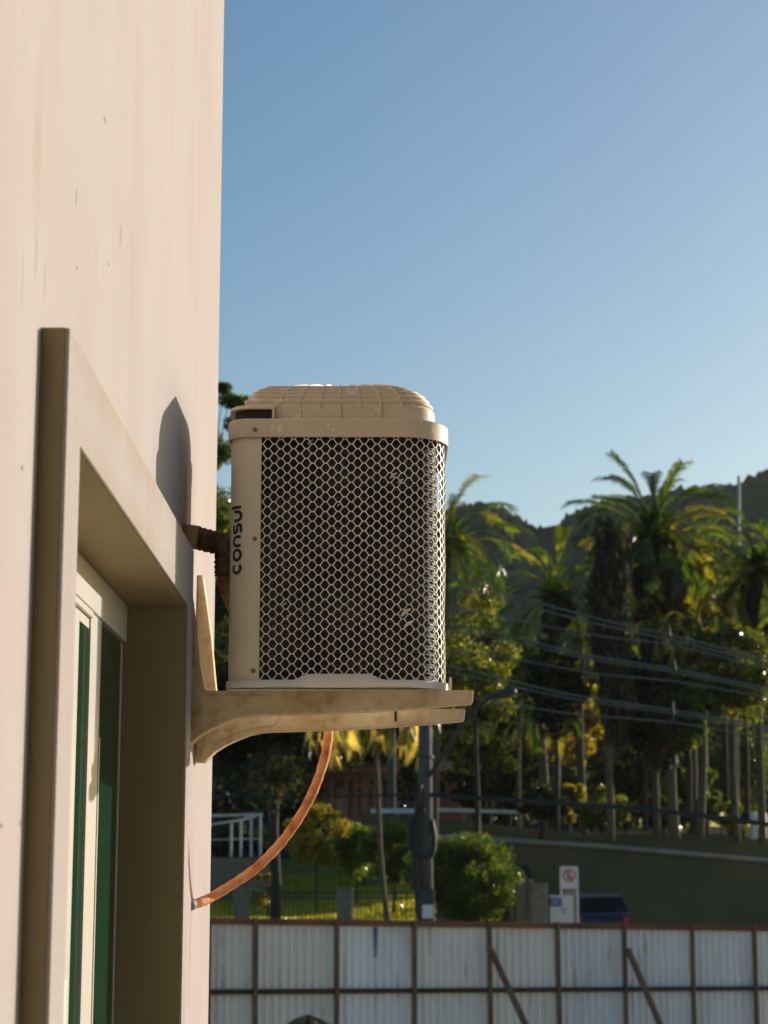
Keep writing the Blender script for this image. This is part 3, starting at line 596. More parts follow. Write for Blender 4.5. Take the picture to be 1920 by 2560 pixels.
# dome grille: rings scaled towards the fan axis with ribs standing on it
AX = np.array([-.1, 4.72]); base = np.array(outline(-.022))
prof = [(1.0, 0), (.997, .018), (.992, .036), (.972, .0375), (.945, .055), (.88, .074), (.80, .088), (.70, .098), (.55, .107), (.3, .112), (0.02, .114)]
def ring(sc, dz, out=0):
    P = AX+(base-AX)*sc; N = (base-AX)/np.linalg.norm(base-AX, axis=1)[:, None]; return [(p[0]+q[0]*out, p[1]+q[1]*out, ZT+.003+dz+out*.6) for p, q in zip(P, N)]
b = MB(); b.strip([ring(s_, z_) for s_, z_ in prof[:3]], closed=True); b.strip([ring(s_, z_) for s_, z_ in prof[2:4]], closed=True); b.strip([ring(s_, z_) for s_, z_ in prof[3:]], closed=True); b.build('dome_cover', M['cover'], ac)
b = MB()
bp = Path(list(map(tuple, base))+[tuple(base[0])])
def dome_pt(t, j, out):
    x, y = bp(t); p = AX+(np.array([x, y])-AX)*prof[j][0]; q = (np.array([x, y])-AX); q /= np.linalg.norm(q); return Vector((p[0]+q[0]*out*(1 if j < 3 else .5), p[1]+q[1]*out*(1 if j < 3 else .5), ZT+.003+prof[j][1]+(out if j > 2 else 0)))
def rib(t, j0, j1, w=.0016, out=.0042):
    for j in range(j0, j1):
        a, c = bp(t-w), bp(t+w); vs = []
        for jj in (j, j+1):
            for tt in (t-w, t+w): vs += [dome_pt(tt, jj, -.002), dome_pt(tt, jj, out)]
        b.add(vs, [(0, 1, 3, 2), (4, 6, 7, 5), (1, 5, 7, 3), (0, 4, 5, 1), (2, 3, 7, 6)])
Lp = bp.L
def tfront(x):                                        # parameter of the front edge point with this x
    best = min((abs(bp(t)[0]-x)+(10 if bp(t)[1] > YF+.03 else 0), t) for t in np.linspace(0, Lp, 900)); return best[1]
for k in range(-1, 2): rib(tfront(-.097+k*.0925), 0, 2, .0022, .004)
for k in range(-3, 5): rib(tfront(-.097+k*.0485), 2, 9)
for t in np.linspace(.02, Lp*.98, 26):
    if bp(t)[1] > YF+.06: rib(t, 3, 10)
for sc, dz in ((.958, .050), (.922, .063), (.88, .0745), (.83, .0835), (.76, .0925)):
    A, B, Cc, D_ = ring(sc+.005, dz-.004, .0), ring(sc+.006, dz, .003), ring(sc-.003, dz+.002, .003), ring(sc-.005, dz, -.001)
    b.strip([A, B, Cc, D_], closed=True)
b.build('dome_rib', M['cover'], ac)
# hand grip recess at the front left of the cover
bo = Path(outline(.004)+[outline(.004)[0]])
def tpos(x=None, y=None):
    return min((math.hypot(bo(t)[0]-x, bo(t)[1]-y), t) for t in np.linspace(0, bo.L, 1500))[1]
ta = tpos(XL-.004, YF+.16)
pl = Path([(-.252, YF-.004)]+arc(XL+RL, YF+RL, RL+.004, 270, 180, 12)+[(XL-.004, YF+.15)])
ts = np.linspace(0, pl.L, 40); b = MB(); z1, z2 = ZT+.027, ZT+.036
b.strip([[(*pl(t, 0), z1) for t in ts], [(*pl(t, 0), z1+.006) for t in ts], [(*pl(t, .004*1), z2) for t in ts], [(*pl(t, .045), z2+.004) for t in ts]][:3])
b.strip([[(*pl(t, .004), z2) for t in ts], [(*pl(t, .050), z2+.003) for t in ts]]); b.strip([[(*pl(t, 0), z1) for t in ts], [(*pl(t, .045), z1) for t in ts]], False)
b.box((-.254, YF-.0045, ZT+.002), (-.249, YF+.05, z2+.001))
b.build('grip', M['cover'], ac)
b = MB(); b.strip([[(*pl(t, .012), ZT+.0035) for t in ts], [(*pl(t, .012), z1-.0005) for t in ts]]); b.build('grip_recess', M['dark'], ac)
def screw(u, v, Y, parent, r=.0055):
    p = at(u, v, Y); s_ = MB(); s_.tube([p+Vector((0, .003, 0)), p, p+Vector((0, -.0022, 0))], [r, r, r*.75], 14); s_.box(p+Vector((-r*.6, -.0026, -.0006)), p+Vector((r*.6, -.0018, .0006))); s_.build('screw', M['screw'], parent)
screw(638, 1074, YF-.009, ac); screw(637, 1347, YF, ac); screw(633, 1677, YF, ac)
# lettering along the corner column, read from bottom to top
def lettering():
    b = MB(); w_ = .0072
    # letters as centre lines in (along, height): x-height 0..1
    H_ = .0275-w_
    def arcs(cx, cy, rx, ry, a0, a1, n=16): return [(cx+rx*math.cos(math.radians(a0+(a1-a0)*k/n)), cy+ry*math.sin(math.radians(a0+(a1-a0)*k/n))) for k in range(n+1)]
    L_ = {}
    r = H_/2; q = .0105
    L_['c'] = ([arcs(r*1.05, r, r*1.05, r, 42, 318)], .0300)
    L_['o'] = ([arcs(r*1.15, r, r*1.15, r, 0, 360, 28)], .0330)
    L_['n'] = ([[(0, 0), (0, H_*.55)]+arcs(q, H_-q, q, q, 180, 0, 14)+[(2*q, 0)]], .0310)
    L_['u'] = ([[(0, H_), (0, q)]+arcs(q, q, q, q, 180, 360, 14)+[(2*q, H_)]], .0310)
    L_['s'] = ([[(.0175, H_*.93), (.0150, H_), (.0050, H_)]+arcs(.0050, H_*.75, .0050, H_*.25, 90, 270, 8)+[(.0130, H_*.5)]+arcs(.0130, H_*.25, .0050, H_*.25, 90, -90, 8)+[(.0020, 0), (0, .0012)]], .0275)
    L_['l'] = ([[(0, 0), (0, H_*1.55)]], .010)
    zs = at(0, 1435, YF).z+.0035; sb = XS-at(602, 1340, YF).x       # baseline: arc length left of the mesh edge
    z = zs
    for ch in 'consul':
        lines, adv = L_[ch]
        for ln in lines:
            pts = []                                   # densify so the ribbon follows the curved column
            for k in range(len(ln)-1):
                for e in range(4): pts.append((ln[k][0]+(ln[k+1][0]-ln[k][0])*e/4, ln[k][1]+(ln[k+1][1]-ln[k][1])*e/4))
            pts.append(ln[-1]); A = []; B = []; closed = ch == 'o'
            for k in range(len(pts)):
                p0, p1 = pts[max(k-1, 0)], pts[min(k+1, len(pts)-1)]
                if closed and k in (0, len(pts)-1): p0, p1 = pts[-2], pts[1]
                tx, ty = p1[0]-p0[0], p1[1]-p0[1]; l = math.hypot(tx, ty) or 1; nx, ny = -ty/l*w_/2, tx/l*w_/2
                for lst, sg in ((A, 1), (B, -1)):
                    a, hgt = pts[k][0]+nx*sg, pts[k][1]+ny*sg; s_ = sb+hgt+.0006
                    x, y = left(s_, -.0005); lst.append((x, y, z+a))
            b.strip([A, B], False)
        z += adv
    o = b.build('lettering', M['ink'], ac)
lettering()

# ================================================================ brackets
def bracket(yf, label):
    t = empty('shelf_bracket', (XW, yf, 3.34)); tag(t, label, 'bracket', 'concrete brackets carrying the air conditioner')
    P = [(-.4692, 3.211), (-.443, 3.211), (-.4165, 3.2374), (-.3905, 3.254), (-.3597, 3.268), (-.332, 3.2785), (-.3041, 3.285), (-.27, 3.2875), (-.2373, 3.288), (-.115, 3.2922), (.0, 3.2975), (.1, 3.305), (.2055, 3.3139),
         (.2085, 3.3435), (.05, 3.3435), (-.15, 3.3425), (-.40, 3.3425), (-.408, 3.352), (-.4182, 3.400), (-.4315, 3.5246), (-.4428, 3.6017), (-.453, 3.666), (-.4555, 3.6834), (-.4692, 3.6834)]
    b = MB(); b.prism(P, yf, yf+.052); b.build('arm', M['bracket'], t, bevel=.003)
    # raised web panel in the corner of the casting
    Q = [(-.4642, 3.235), (-.44, 3.235), (-.41, 3.262), (-.36, 3.285), (-.31, 3.298), (-.27, 3.302), (-.25, 3.33), (-.39, 3.33), (-.43, 3.36), (-.448, 3.45), (-.464, 3.45)]
    b = MB(); b.prism(Q, yf-.004, yf-.0005); b.build('web', M['bracket'], t, bevel=.002)
    return t
nb = bracket(4.538, 'nearer concrete shelf bracket directly under the front of the air conditioner')
fb = bracket(5.02, 'farther concrete shelf bracket, showing lower behind the front one')
b = MB(); p = at(989, 1790, 5.02); b.box((p.x-.003, 5.0165, p.z-.013), (p.x+.003, 5.0195, p.z+.02)); b.build('slot', M['dark'], fb)

# ================================================================ hose and pipe
hp = [(474, 2263, 5.02), (500, 2256, 5.04), (530, 2242, 5.08), (580, 2212, 5.10), (640, 2170, 5.11), (700, 2110, 5.115), (745, 2048, 5.12), (780, 1985, 5.12), (806, 1915, 5.12), (818, 1860, 5.12), (823, 1800, 5.12), (824, 1740, 5.10)]
pts = [at(*q) for q in hp]
def smooth(pts, m=8):
    out = []; n = len(pts)
    for i in range(n-1):
        p0, p1, p2, p3 = pts[max(i-1, 0)], pts[i], pts[i+1], pts[min(i+2, n-1)]
        for k in range(m):
            t = k/m; out.append(.5*((2*p1)+(p2-p0)*t+(2*p0-5*p1+4*p2-p3)*t*t+(3*p1-p0-3*p2+p3)*t**3))
    return out+[pts[-1]]
hs_ = smooth(pts); b = MB(); b.tube(hs_, [.0121*(1+.05*math.sin(i*1.9)+.03*math.sin(i*.7)) for i in range(len(hs_))], 14)
o = empty('drain_hose', hs_[0]); b.build('tube', M['hose'], o); b = MB(); b.tube([hs_[0]+Vector((-.004, 0, -.001)), hs_[2], hs_[4]], [.0165, .014, .0133], 16); b.build('collar', M['pipe'], o); tag(o, 'cracked orange drain hose curving down from the brackets into the wall', 'hose')
pw = empty('insulated_pipe', at(463, 1338, 4.665)); tag(pw, 'thick dark wrapped pipe running from a hole in the wall to the air conditioner', 'pipe')
a0 = Vector((XW-.01, 4.665, 3.722)); a1 = Vector((-.434, 4.665, 3.7165)); a2 = Vector((-.395, 4.668, 3.706)); a3 = Vector((-.352, 4.668, 3.700)); a4 = Vector((-.33, 4.668, 3.70))
b = MB(); b.tube([a0, a1], [.029, .0285], 20); b.build('sleeve', M['sleeve'], pw)
b = MB(); q = smooth([a1+Vector((-.004, 0, 0)), a2, a3, a4], 10); b.tube(q, [.0272+.0016*math.sin(i*2.2) for i in range(len(q))], 20); b.build('wrapping', M['lagging'], pw)
b = MB(); q = smooth([Vector((-.372, 4.655, 3.70)), Vector((-.373, 4.65, 3.655)), Vector((-.372, 4.65, 3.622))], 8); b.tube(q, [.0215+.0018*math.sin(i*2.6) for i in range(len(q))], 18); b.build('elbow', M['lagging'], pw)
b = MB(); q = smooth([Vector((-.372, 4.65, 3.625)), Vector((-.368, 4.652, 3.595)), Vector((-.352, 4.66, 3.555)), Vector((-.334, 4.665, 3.525))], 8); b.tube(q, .0155, 14); b.build('copper_line', M['copper'], pw)

# ================================================================ corrugated fence
FL = at(520, 2296, 28.4); FR_ = at(1935, 2316, 33.5)
def fp(u):                                             # ground point of the fence line under a photo column
    lo, hi = 0.0, 1.15
    for _ in range(40):
        t = (lo+hi)/2; p = FL.lerp(FR_, t)
        if 955+p.x/p.y*F*(1) < u: lo = t
        else: hi = t
    return FL.lerp(FR_, lo)
fd = (FR_-FL); fd.z = 0; fd.normalize(); fn = Vector((fd.y, -fd.x, 0))     # along and towards the viewer
fe = empty('site_fence', (FL.x, FL.y, 0)); tag(fe, 'corrugated metal sheet fence with brown timber posts across the foot of the picture', 'fence')
pu = [455, 643, 842, 1032, 1215, 1382, 1545, 1711, 1863, 2015]
for i in range(len(pu)-1):
    A, B = fp(pu[i]), fp(pu[i+1]); Lb = (B-A).length; b = MB(); fr = []; n = max(6, round(Lb/.135)); per = Lb/n
    for k in range(n):
        jit = random.uniform(.85, 1.15)
        for (a, d) in ((0, 0), (.42, 0), (.52, .048*jit), (.62, .048*jit), (.97, 0)):
            fr.append((k+a)*per)
            fr[-1] = (fr[-1], d)
    fr.append((Lb, 0)); rows = []
    for z in (0, .5):
        rows.append([(A+fd*t+fn*(d-.055)).to_tuple()[:2]+((A.z+(B.z-A.z)*t/Lb)-.05 if z else 0.0,) for t, d in fr])
    b.strip(rows, False); b.build('sheet_panel', M['sheet'], fe)
for u in pu:
    p = fp(u); b = MB(); q = p+fn*.035; b.bar((q.x+random.uniform(-.02, .02), q.y, 0), (q.x, q.y, p.z+.015), .06, .05, up=fn); b.build('post', M['post'], fe)
A, B = fp(455), fp(2015)
b = MB(); b.bar(A+fn*.004-Vector((0, 0, .035)), B+fn*.004-Vector((0, 0, .035)), .05, .09); b.build('top_rail', M['toprail'], fe)
ma, mb = at(520, 2480, A.y), at(1935, 2470, B.y)
b = MB(); b.bar(Vector((A.x, A.y, ma.z))+fn*.004, Vector((B.x, B.y, mb.z))+fn*.004, .05, .07); b.build('middle_rail', M['rail'], fe)
for u, v, u2 in ((1209, 2366, 1313), (1547, 2372, 1650)):
    p = fp(u); s_ = Vector((p.x, p.y, at(u, v, p.y).z))+fn*.09; e = at(u2, 2560, p.y-.5); d = (e-s_); e = s_+d*1.6; b = MB(); b.bar(s_, e, .075, .06, up=fn); b.build('brace', M['post'], fe)
b = MB()
for (u, v0_, v1_, wd) in ((938, 2318, 2395, 4),):
    p = fp(u); q0 = at(u, v0_, p.y)+fn*.002; q1 = at(u, v1_, p.y)+fn*.002
    b.add([q0+fd*-.03, q0+fd*.03, q1+fd*.012, q1+fd*-.012], [(0, 1, 2, 3)])
b.build('paint_run', M['blue'], fe)
# dirt heap in front of the fence
b = MB(); c = at(770, 2547, 24.5); rows = []
for k in range(9):
    r = k/8*1.5; rows.append([(c.x+r*math.cos(a)*(1+.1*math.sin(3*a)), c.y+r*math.sin(a)*.8, max(-.02, c.z*(1-(k/8)**1.5)*(1+.04*math.sin(5*a+k)))) for a in np.linspace(0, 2*math.pi, 25)])
b.strip(rows); tag(b.build('dirt_heap', M['dirt']), 'rounded top of a brown dirt heap in front of the fence', 'dirt heap')

# ================================================================ retaining wall, pipe, rail above it
rw = empty('retaining_wall', (WL[0][0], WL[0][1], 1)); tag(rw, 'long olive green retaining wall rising behind the street with a grey pipe along it', 'retaining wall')
b = MB(); xs = np.linspace(WL[0][0], WL[-1][0], 40)
b.strip([[(x, wy(x), -.2) for x in xs], [(x, wy(x), wt(x)) for x in xs], [(x, wy(x)+.3, wt(x)) for x in xs], [(x, wy(x)+.3, -.2) for x in xs]], False); b.build('wall', M['retain'], rw)
b = MB(); b.strip([[(x, wy(x)-.05, wt(x)-.17) for x in xs], [(x, wy(x)-.05, wt(x)+.0) for x in xs], [(x, wy(x)+.32, wt(x)+.004) for x in xs]], False); b.build('coping', M['retain'], rw)
b = MB(); q = []
for u, v in ((1090, 2092), (1218, 2098), (1500, 2115), (1720, 2134), (1920, 2152), (2060, 2164)):
    x = (u-955)/F*60
    for _ in range(6): x = (u-955)/F*(wy(x)-.12)
    q.append(at(u, v, wy(x)-.12))
b.tube(q, .085, 8); b.build('wall_pipe', M['pipe'], rw)
gr = empty('guard_rail', at(1085, 2030, 62.5)); tag(gr, 'white guard rail along the road above the retaining wall', 'guard rail')
A, B = at(1090, 2024, 61), at(1490, 2036, 64.5)
b = MB(); b.bar(A, B, .05, .11, up=(0, 0, 1)); b.build('beam', M['white'], gr)
for k in range(7):
    p = A.lerp(B, k/6); b = MB(); b.bar(p+Vector((0, .06, -.7)), p+Vector((0, .06, .06)), .07); b.build('post', M['pipe'], gr)
for i, (u, lab) in enumerate(((1884, 'left one of two white round bollards on the retaining wall at the right edge'), (1907, 'right one of two white round bollards on the retaining wall at the right edge'))):
    Yb = 61.5; b = MB(); c0, c1 = at(u, 2098, Yb), at(u, 2030, Yb); b.tube([c0, c0.lerp(c1, .08), c0.lerp(c1, .9), c1-Vector((0, 0, .02)), c1], [.10, .125, .125, .1, .03], 14)
    tag(b.build('bollard', M['white']), lab, 'bollard', 'white bollards on the wall')

# ================================================================ railing with stone pillars, gate, signs
ra = empty('iron_railing', (at(520, 2300, 48.8).x, 48.8, 2)); tag(ra, 'black iron railing between stone pillars along the lawn', 'railing')
pill = [605, 862, 1114, 1346]
for u in pill:
    b = MB(); c = at(u, 2214 if u > 1000 else 2226, 49); b.box((c.x-.19, 48.8, 1.6), (c.x+.19, 49.18, c.z)); b.box((c.x-.215, 48.775, c.z+.001), (c.x+.215, 49.205, c.z+.06)); b.build('pillar', M['stone'], ra, bevel=.015)
for u0, u1 in ((470, 586), (624, 843), (881, 1094), (1134, 1262)):
    x0, x1 = at(u0, 2240, 49).x, at(u1, 2240, 49).x; zt_ = at(0, 2232, 49).z; b = MB()
    for z in (zt_, zt_-.12, 2.02): b.bar((x0, 49, z), (x1, 49, z), .03)
    n = int((x1-x0)/.105)
    for k in range(n+1):
        x = x0+(x1-x0)*k/n; b.bar((x, 49, 1.7), (x, 49, zt_+.06), .018)
    b.build('rail_panel', M['iron'], ra)
gt = empty('gate', (at(1300, 2300, 50).x, 50, 1.9)); tag(gt, 'tall stone coloured gate frame left of the no parking sign', 'gate')
for u, vt in ((1278, 2180), (1292, 2196), (1325, 2196)):
    c = at(u, vt, 50); b = MB(); b.box((c.x-.05, 49.95, 1.6), (c.x+.05, 50.05, c.z)); b.build('gate_post', M['stone'], gt, bevel=.01)
c0, c1 = at(1272, 2200, 50.08), at(1333, 2200, 50.08); b = MB(); b.box((c0.x, 50.06, 1.6), (c1.x, 50.1, c0.z)); b.build('gate_leaf', M['palewall'], gt)
# small notice on the railing
c = at(1167, 2264, 48.9)
nt_ = empty('notice_board', c); tag(nt_, 'small white notice with a red top hung on the iron railing', 'notice')
b = MB(); b.box((c.x-.12, 48.93, c.z-.21), (c.x+.12, 48.95, c.z+.20)); b.build('board', M['white'], nt_); b = MB(); b.box((c.x-.11, 48.922, c.z+.13), (c.x+.11, 48.928, c.z+.19)); b.build('red_band', M['red'], nt_)
# no parking sign
c = at(1423, 2194, 51.5); sg = empty('no_parking_sign', (c.x, 51.5, 1.7)); tag(sg, 'white no parking sign with a red ring and slash on two white legs', 'road sign')
b = MB(); hw, hh = .235, .285; r = .05; poly = []
for cx, cz, a0 in ((hw-r, hh-r, 0), (-hw+r, hh-r, 90), (-hw+r, -hh+r, 180), (hw-r, -hh+r, 270)):
    poly += [(c.x+cx+r*math.cos(math.radians(a0+15*k)), c.z+cz+r*math.sin(math.radians(a0+15*k))) for k in range(7)]
b.prism(poly, 51.5, 51.515); b.build('board', M['white'], sg)
def ringmesh(cx, cz, ro, ri, y, n=40):
    b = MB(); b.strip([[(cx+r_*math.cos(6.2832*k/n), y, cz+r_*math.sin(6.2832*k/n)) for k in range(n)] for r_ in (ro, ri)], False, closed=True); return b
b = ringmesh(c.x, c.z+.05, .165, .125, 51.494); b.bar((c.x-.10, 51.4935, c.z+.16), (c.x+.10, 51.4935, c.z-.06), .004, .036, up=(1, 0, 1)); b.build('ring', M['red'], sg)
b = MB(); b.box((c.x-.05, 51.495, c.z-.04), (c.x-.022, 51.498, c.z+.14))
for z in (-.04, .037, .115): b.box((c.x-.0215, 51.495, c.z+z), (c.x+.055, 51.498, c.z+z+.025))
b.build('letter', M['black'], sg)
for dx in (-.205, .205): b = MB(); b.box((c.x+dx-.028, 51.5, 1.3), (c.x+dx+.028, 51.54, c.z-.286)); b.build('leg', M['white'], sg)
c = at(1424, 2226, 51.9); b = MB(); b.box((c.x-.15, 51.9, 1.3), (c.x+.15, 52.1, c.z)); tag(b.build('brick_post', M['stone'], None, bevel=.01), 'short brownish brick post behind the legs of the no parking sign', 'post')
# banner
c = at(1404, 2272, 49.6); bn = empty('banner', (c.x, 49.6, 1.6)); tag(bn, 'white banner with a blue corner panel below the no parking sign', 'banner')
zt_ = at(0, 2238, 49.6).z; b = MB(); b.box((c.x-.29, 49.6, 1.6), (c.x+.29, 49.62, zt_)); b.build('cloth', M['white'], bn)
b = MB(); b.box((c.x-.29, 49.59, zt_-.27), (c.x+.0, 49.597, zt_-.06)); b.build('blue_panel', M['signblue'], bn)
b = MB()
for k, (a, e) in enumerate(((.03, .25), (.05, .2), (.03, .26))): b.box((c.x-.29+a, 49.584, zt_-.12-k*.05), (c.x-.29+e, 49.588, zt_-.105-k*.05))
b.build('blue_panel_line', M['white'], bn)
b = MB()
for k in range(3): b.box((c.x-.02+.02*k, 49.592, zt_-.34-k*.045), (c.x+.13-.01*k, 49.597, zt_-.325-k*.045))
b.build('text_line', M['signblue'], bn)

# ================================================================ parked cars
def car(label, u, v_roof, Y, width, tail=True):
    rt = at(u, v_roof, Y); g = rt.z-1.45; t = empty('parked_car', (rt.x, Y, g)); tag(t, label, 'car')
    W = width/2; L = 3.9
    prof = [(0, .32), (0, .75), (.08, .92), (.55, .98), (1.1, 1.36), (1.6, 1.45), (2.4, 1.42), (3.0, 1.02), (3.8, .85), (3.9, .5), (3.85, .3)]
    b = MB(); rows = []
    for (sx, tp) in ((-1, .86), (-.97, .97), (-.5, 1), (0, 1.005), (.5, 1), (.97, .97), (1, .86)):
        rows.append([(rt.x+sx*W*(1-.16*ss(.95, 1.45, z)), Y+y, g+z) for y, z in prof])
    b.strip(rows, False); n = len(prof)
    b.add(rows[0], [tuple(range(n))]); b.add(rows[-1], [tuple(range(n))]); b.build('body', M['carblue'], t, bevel=.03)
    b = MB(); y_, z_ = (.60, 1.02), (1.06, 1.34)
    b.add([(rt.x-W*.8, Y+.56, g+1.01), (rt.x+W*.8, Y+.56, g+1.01), (rt.x+W*.70, Y+1.02, g+1.335), (rt.x-W*.70, Y+1.02, g+1.335)], [(0, 1, 2, 3)]); b.build('rear_window', M['carglass'], t)
    for sx in (-1, 1):
        b = MB(); b.box((rt.x+sx*W*.72, Y-.02, g+.68), (rt.x+sx*W*.94, Y+.05, g+.86)); b.build('tail_light', M['redlamp'], t, bevel=.01)
    for sx in (-1, 1):
        for yy in (.7, 3.1):
            b = MB(); b.tube([(rt.x+sx*(W-.2), Y+yy, g+.31), (rt.x+sx*(W+.005), Y+yy, g+.31)], .31, 20); b.build('wheel', M['black'], t)
    b = MB(); b.box((rt.x-.26, Y-.025, g+.55), (rt.x+.26, Y-.003, g+.67)); b.build('number_plate', M['pipe'], t)
    b = MB(); b.box((rt.x-W*.96, Y-.06, g+.34), (rt.x+W*.96, Y-.001, g+.52)); b.build('bumper', M['black'], t, bevel=.02)
car('dark blue parked car with a red tail light right of the banner', 1506, 2234, 53, 1.5)
car('dark parked car, only its rounded roof showing behind the gate', 1268, 2162, 57, 1.6)

# ================================================================ utility poles, street lamp, lines
up_ = empty('utility_pole', (at(1064, 2300, 42).x, 42, 1.2)); tag(up_, 'thick grey concrete utility pole rising behind the brackets', 'utility pole')
b = MB(); a, e = at(1064, 2320, 42), at(1060, 1330, 42); a.z = .8; b.tube([a, e], [.175, .12], 14); b.build('pole', M['pole'], up_)
for v in (1795, 1893, 2230): p = at(1063, v, 42); b = MB(); b.tube([p-Vector((0, 0, .02)), p+Vector((0, 0, .02))], .185, 14); b.build('band', M['steel'], up_)
b = MB(); q = smooth([at(1060, 2020, 41.78), at(1030, 2050, 41.76), at(1024, 2090, 41.75), at(1038, 2130, 41.76), at(1075, 2140, 41.75), at(1085, 2100, 41.75), at(1078, 2050, 41.76)], 6); b.tube(q, .06, 8)
q = smooth([at(1050, 1960, 41.78), at(1040, 2060, 41.78), at(1040, 2180, 41.78), at(1048, 2300, 41.78)], 6); b.tube(q, .06, 8); b.build('cable_coil', M['black'], up_)
b = MB(); b.box(at(1046, 2300, 41.82)+Vector((0, -.1, 0)), at(1086, 2222, 41.82)); b.build('meter_box', M['steel'], up_, bevel=.01)
b = MB(); b.box(at(1056, 2296, 41.7)+Vector((0, -.01, 0)), at(1084, 2262, 41.7)); b.build('notice', M['white'], up_)
for v in (1452, 1600, 1700):
    b = MB(); p = at(1060, v, 41.8); b.bar(p-Vector((.9, 0, 0)), p+Vector((.35, 0, 0)), .09); b.build('crossarm', M['bark'], up_)
la = empty('street_lamp', at(1072, 1940, 42)); tag(la, 'grey street lamp on a long arm reaching up right from the utility pole', 'street lamp')
b = MB(); b.tube(smooth([at(1072, 1940, 41.9), at(1110, 1885, 41.5), at(1165, 1800, 41), at(1215, 1752, 40.6), at(1240, 1735, 40.5)], 6), .045, 10); b.build('arm', M['steel'], la)
b = MB(); h0, h1 = at(1234, 1738, 40.5), at(1290, 1727, 40.3); q = [h0.lerp(h1, t) for t in (0, .25, .6, .9, 1)]; b.tube(q, [.05, .09, .10, .07, .02], 12); b.build('lamp_head', M['steel'], la)
p2 = empty('utility_pole', (at(978, 2300, 60).x, 60, 2.5)); tag(p2, 'slimmer distant utility pole left of the thick one', 'utility pole')
b = MB(); a, e = at(978, 2200, 60), at(978, 1560, 60); b.tube([a, e], [.15, .11], 12); b.build('pole', M['pole'], p2)
ma_ = empty('antenna_mast', at(1846, 1900, 90)); tag(ma_, 'thin pale mast rising above the hill at the right', 'mast')
b = MB(); b.tube([at(1844, 1900, 90), at(1847, 1190, 90)], [.09, .07], 8); b.build('pole', M['reflector'], ma_)
tk = MB(); q = [at(688, 2330, 46), at(690, 2200, 46), at(684, 2080, 46), at(690, 1960, 46)]; q[0].z = 1.5
tk.tube(q, [.14, .12, .11, .08], 10); tree_t = empty('bare_trunk', q[0]); tag(tree_t, 'dark straight tree trunk behind the lower end of the hose', 'tree'); tk.build('trunk', M['bark'], tree_t)
b = MB(); pts_ = []
for k in range(22): pts_.append(np.array(at(690+rng.normal()*30, 1945+rng.normal()*22, 46+rng.normal()*.3)))
leaves(b, np.concatenate([p_+rng.normal(size=(60, 3))*.14 for p_ in pts_]), .12, 'dark'); b.build('crown', M['leaf'], tree_t)
WIRES = [
 ('topmost power line running down to the right', .022, [(1062, 1428), (1232, 1474), (1460, 1538), (1677, 1588), (1925, 1650)]),
 ('second power line, just under the topmost one', .020, [(1062, 1452), (1232, 1492), (1460, 1552), (1677, 1600), (1925, 1660)]),
 ('third power line from the top, sagging below the upper pair', .018, [(1062, 1505), (1280, 1548), (1500, 1590), (1677, 1612), (1925, 1674)]),
 ('fourth power line from the top', .022, [(1062, 1555), (1240, 1582), (1460, 1636), (1680, 1672), (1925, 1722)]),
 ('fifth power line from the top, close under the fourth', .018, [(1062, 1570), (1240, 1594), (1460, 1645), (1680, 1680), (1925, 1730)]),
 ('sixth power line from the top', .018, [(1062, 1618), (1256, 1642), (1475, 1682), (1690, 1704), (1925, 1745)]),
 ('seventh power line from the top', .022, [(1062, 1650), (1205, 1683), (1420, 1735), (1685, 1776), (1925, 1818)]),
 ('eighth power line from the top, close under the seventh', .018, [(1062, 1668), (1200, 1698), (1420, 1745), (1685, 1784), (1925, 1826)]),
 ('ninth and lowest power line of the bundle', .018, [(1062, 1722), (1247, 1755), (1435, 1785), (1685, 1806), (1925, 1848)]),
 ('heavy black cable sagging low across the retaining wall', .055, [(1062, 1985), (1130, 1991), (1434, 2010), (1687, 2031), (1925, 2062)]),
 ('black cable running left from the utility pole under the bracket', .028, [(1062, 1984), (900, 1990), (740, 1992), (520, 1990)]),
]
for lab, r, pp in WIRES:
    q = smooth([at(u, v, 42-(u-1062)*.004) for u, v in pp], 8); b = MB(); b.tube(q, r*.85, 6); o = b.build('power_line', M['black'] if 'black' in lab else M['wire'])
    tag(o, lab, 'power line', 'power lines')
for i, (u, va, vb, lab) in enumerate(((1673, 1562, 1616, 'upper line spacer'), (1686, 1650, 1694, 'middle line spacer'), (1682, 1752, 1812, 'lowest line spacer'))):
    b = MB(); a, e = at(u, va, 39.5), at(u+1, vb, 39.5); m_ = a.lerp(e, .5); b.tube([a, a.lerp(m_, .8), m_, e.lerp(m_, .8), e], [.012, .02, .045, .02, .012], 8)
    tag(b.build('line_spacer', M['steel']), lab+' clamped on the power lines', 'line spacer', 'spacers on the power lines')

# ================================================================ houses and veranda behind the trees
ho = empty('house', at(890, 2060, 67)); tag(ho, 'salmon house with a pillared veranda glimpsed beside the hose', 'house')
c = at(905, 2052, 67); zf = c.z; x0, x1 = at(760, 0, 67).x, at(975, 0, 67).x
b = MB(); b.box((x0, 67, zf-.12), (x1, 70, zf+.02)); b.build('floor_slab', M['terracotta'], ho)
b = MB(); b.box((x0, 69.2, zf+.021), (x1, 72, zf+1.95)); b.build('wall', M['terracotta'], ho)
for u, wd in ((800, .16), (838, .12), (873, .13), (895, .11), (916, .24), (946, .36)):
    x = at(u, 0, 67.1).x; b = MB(); b.box((x-wd/2, 67.05, zf+.021), (x+wd/2, 67.25, zf+1.38)); b.build('pillar', M['terracotta'], ho)
b = MB(); b.box((x0, 67.02, zf+1.381), (x1, 67.3, zf+1.6)); b.build('beam', M['terracotta'], ho)
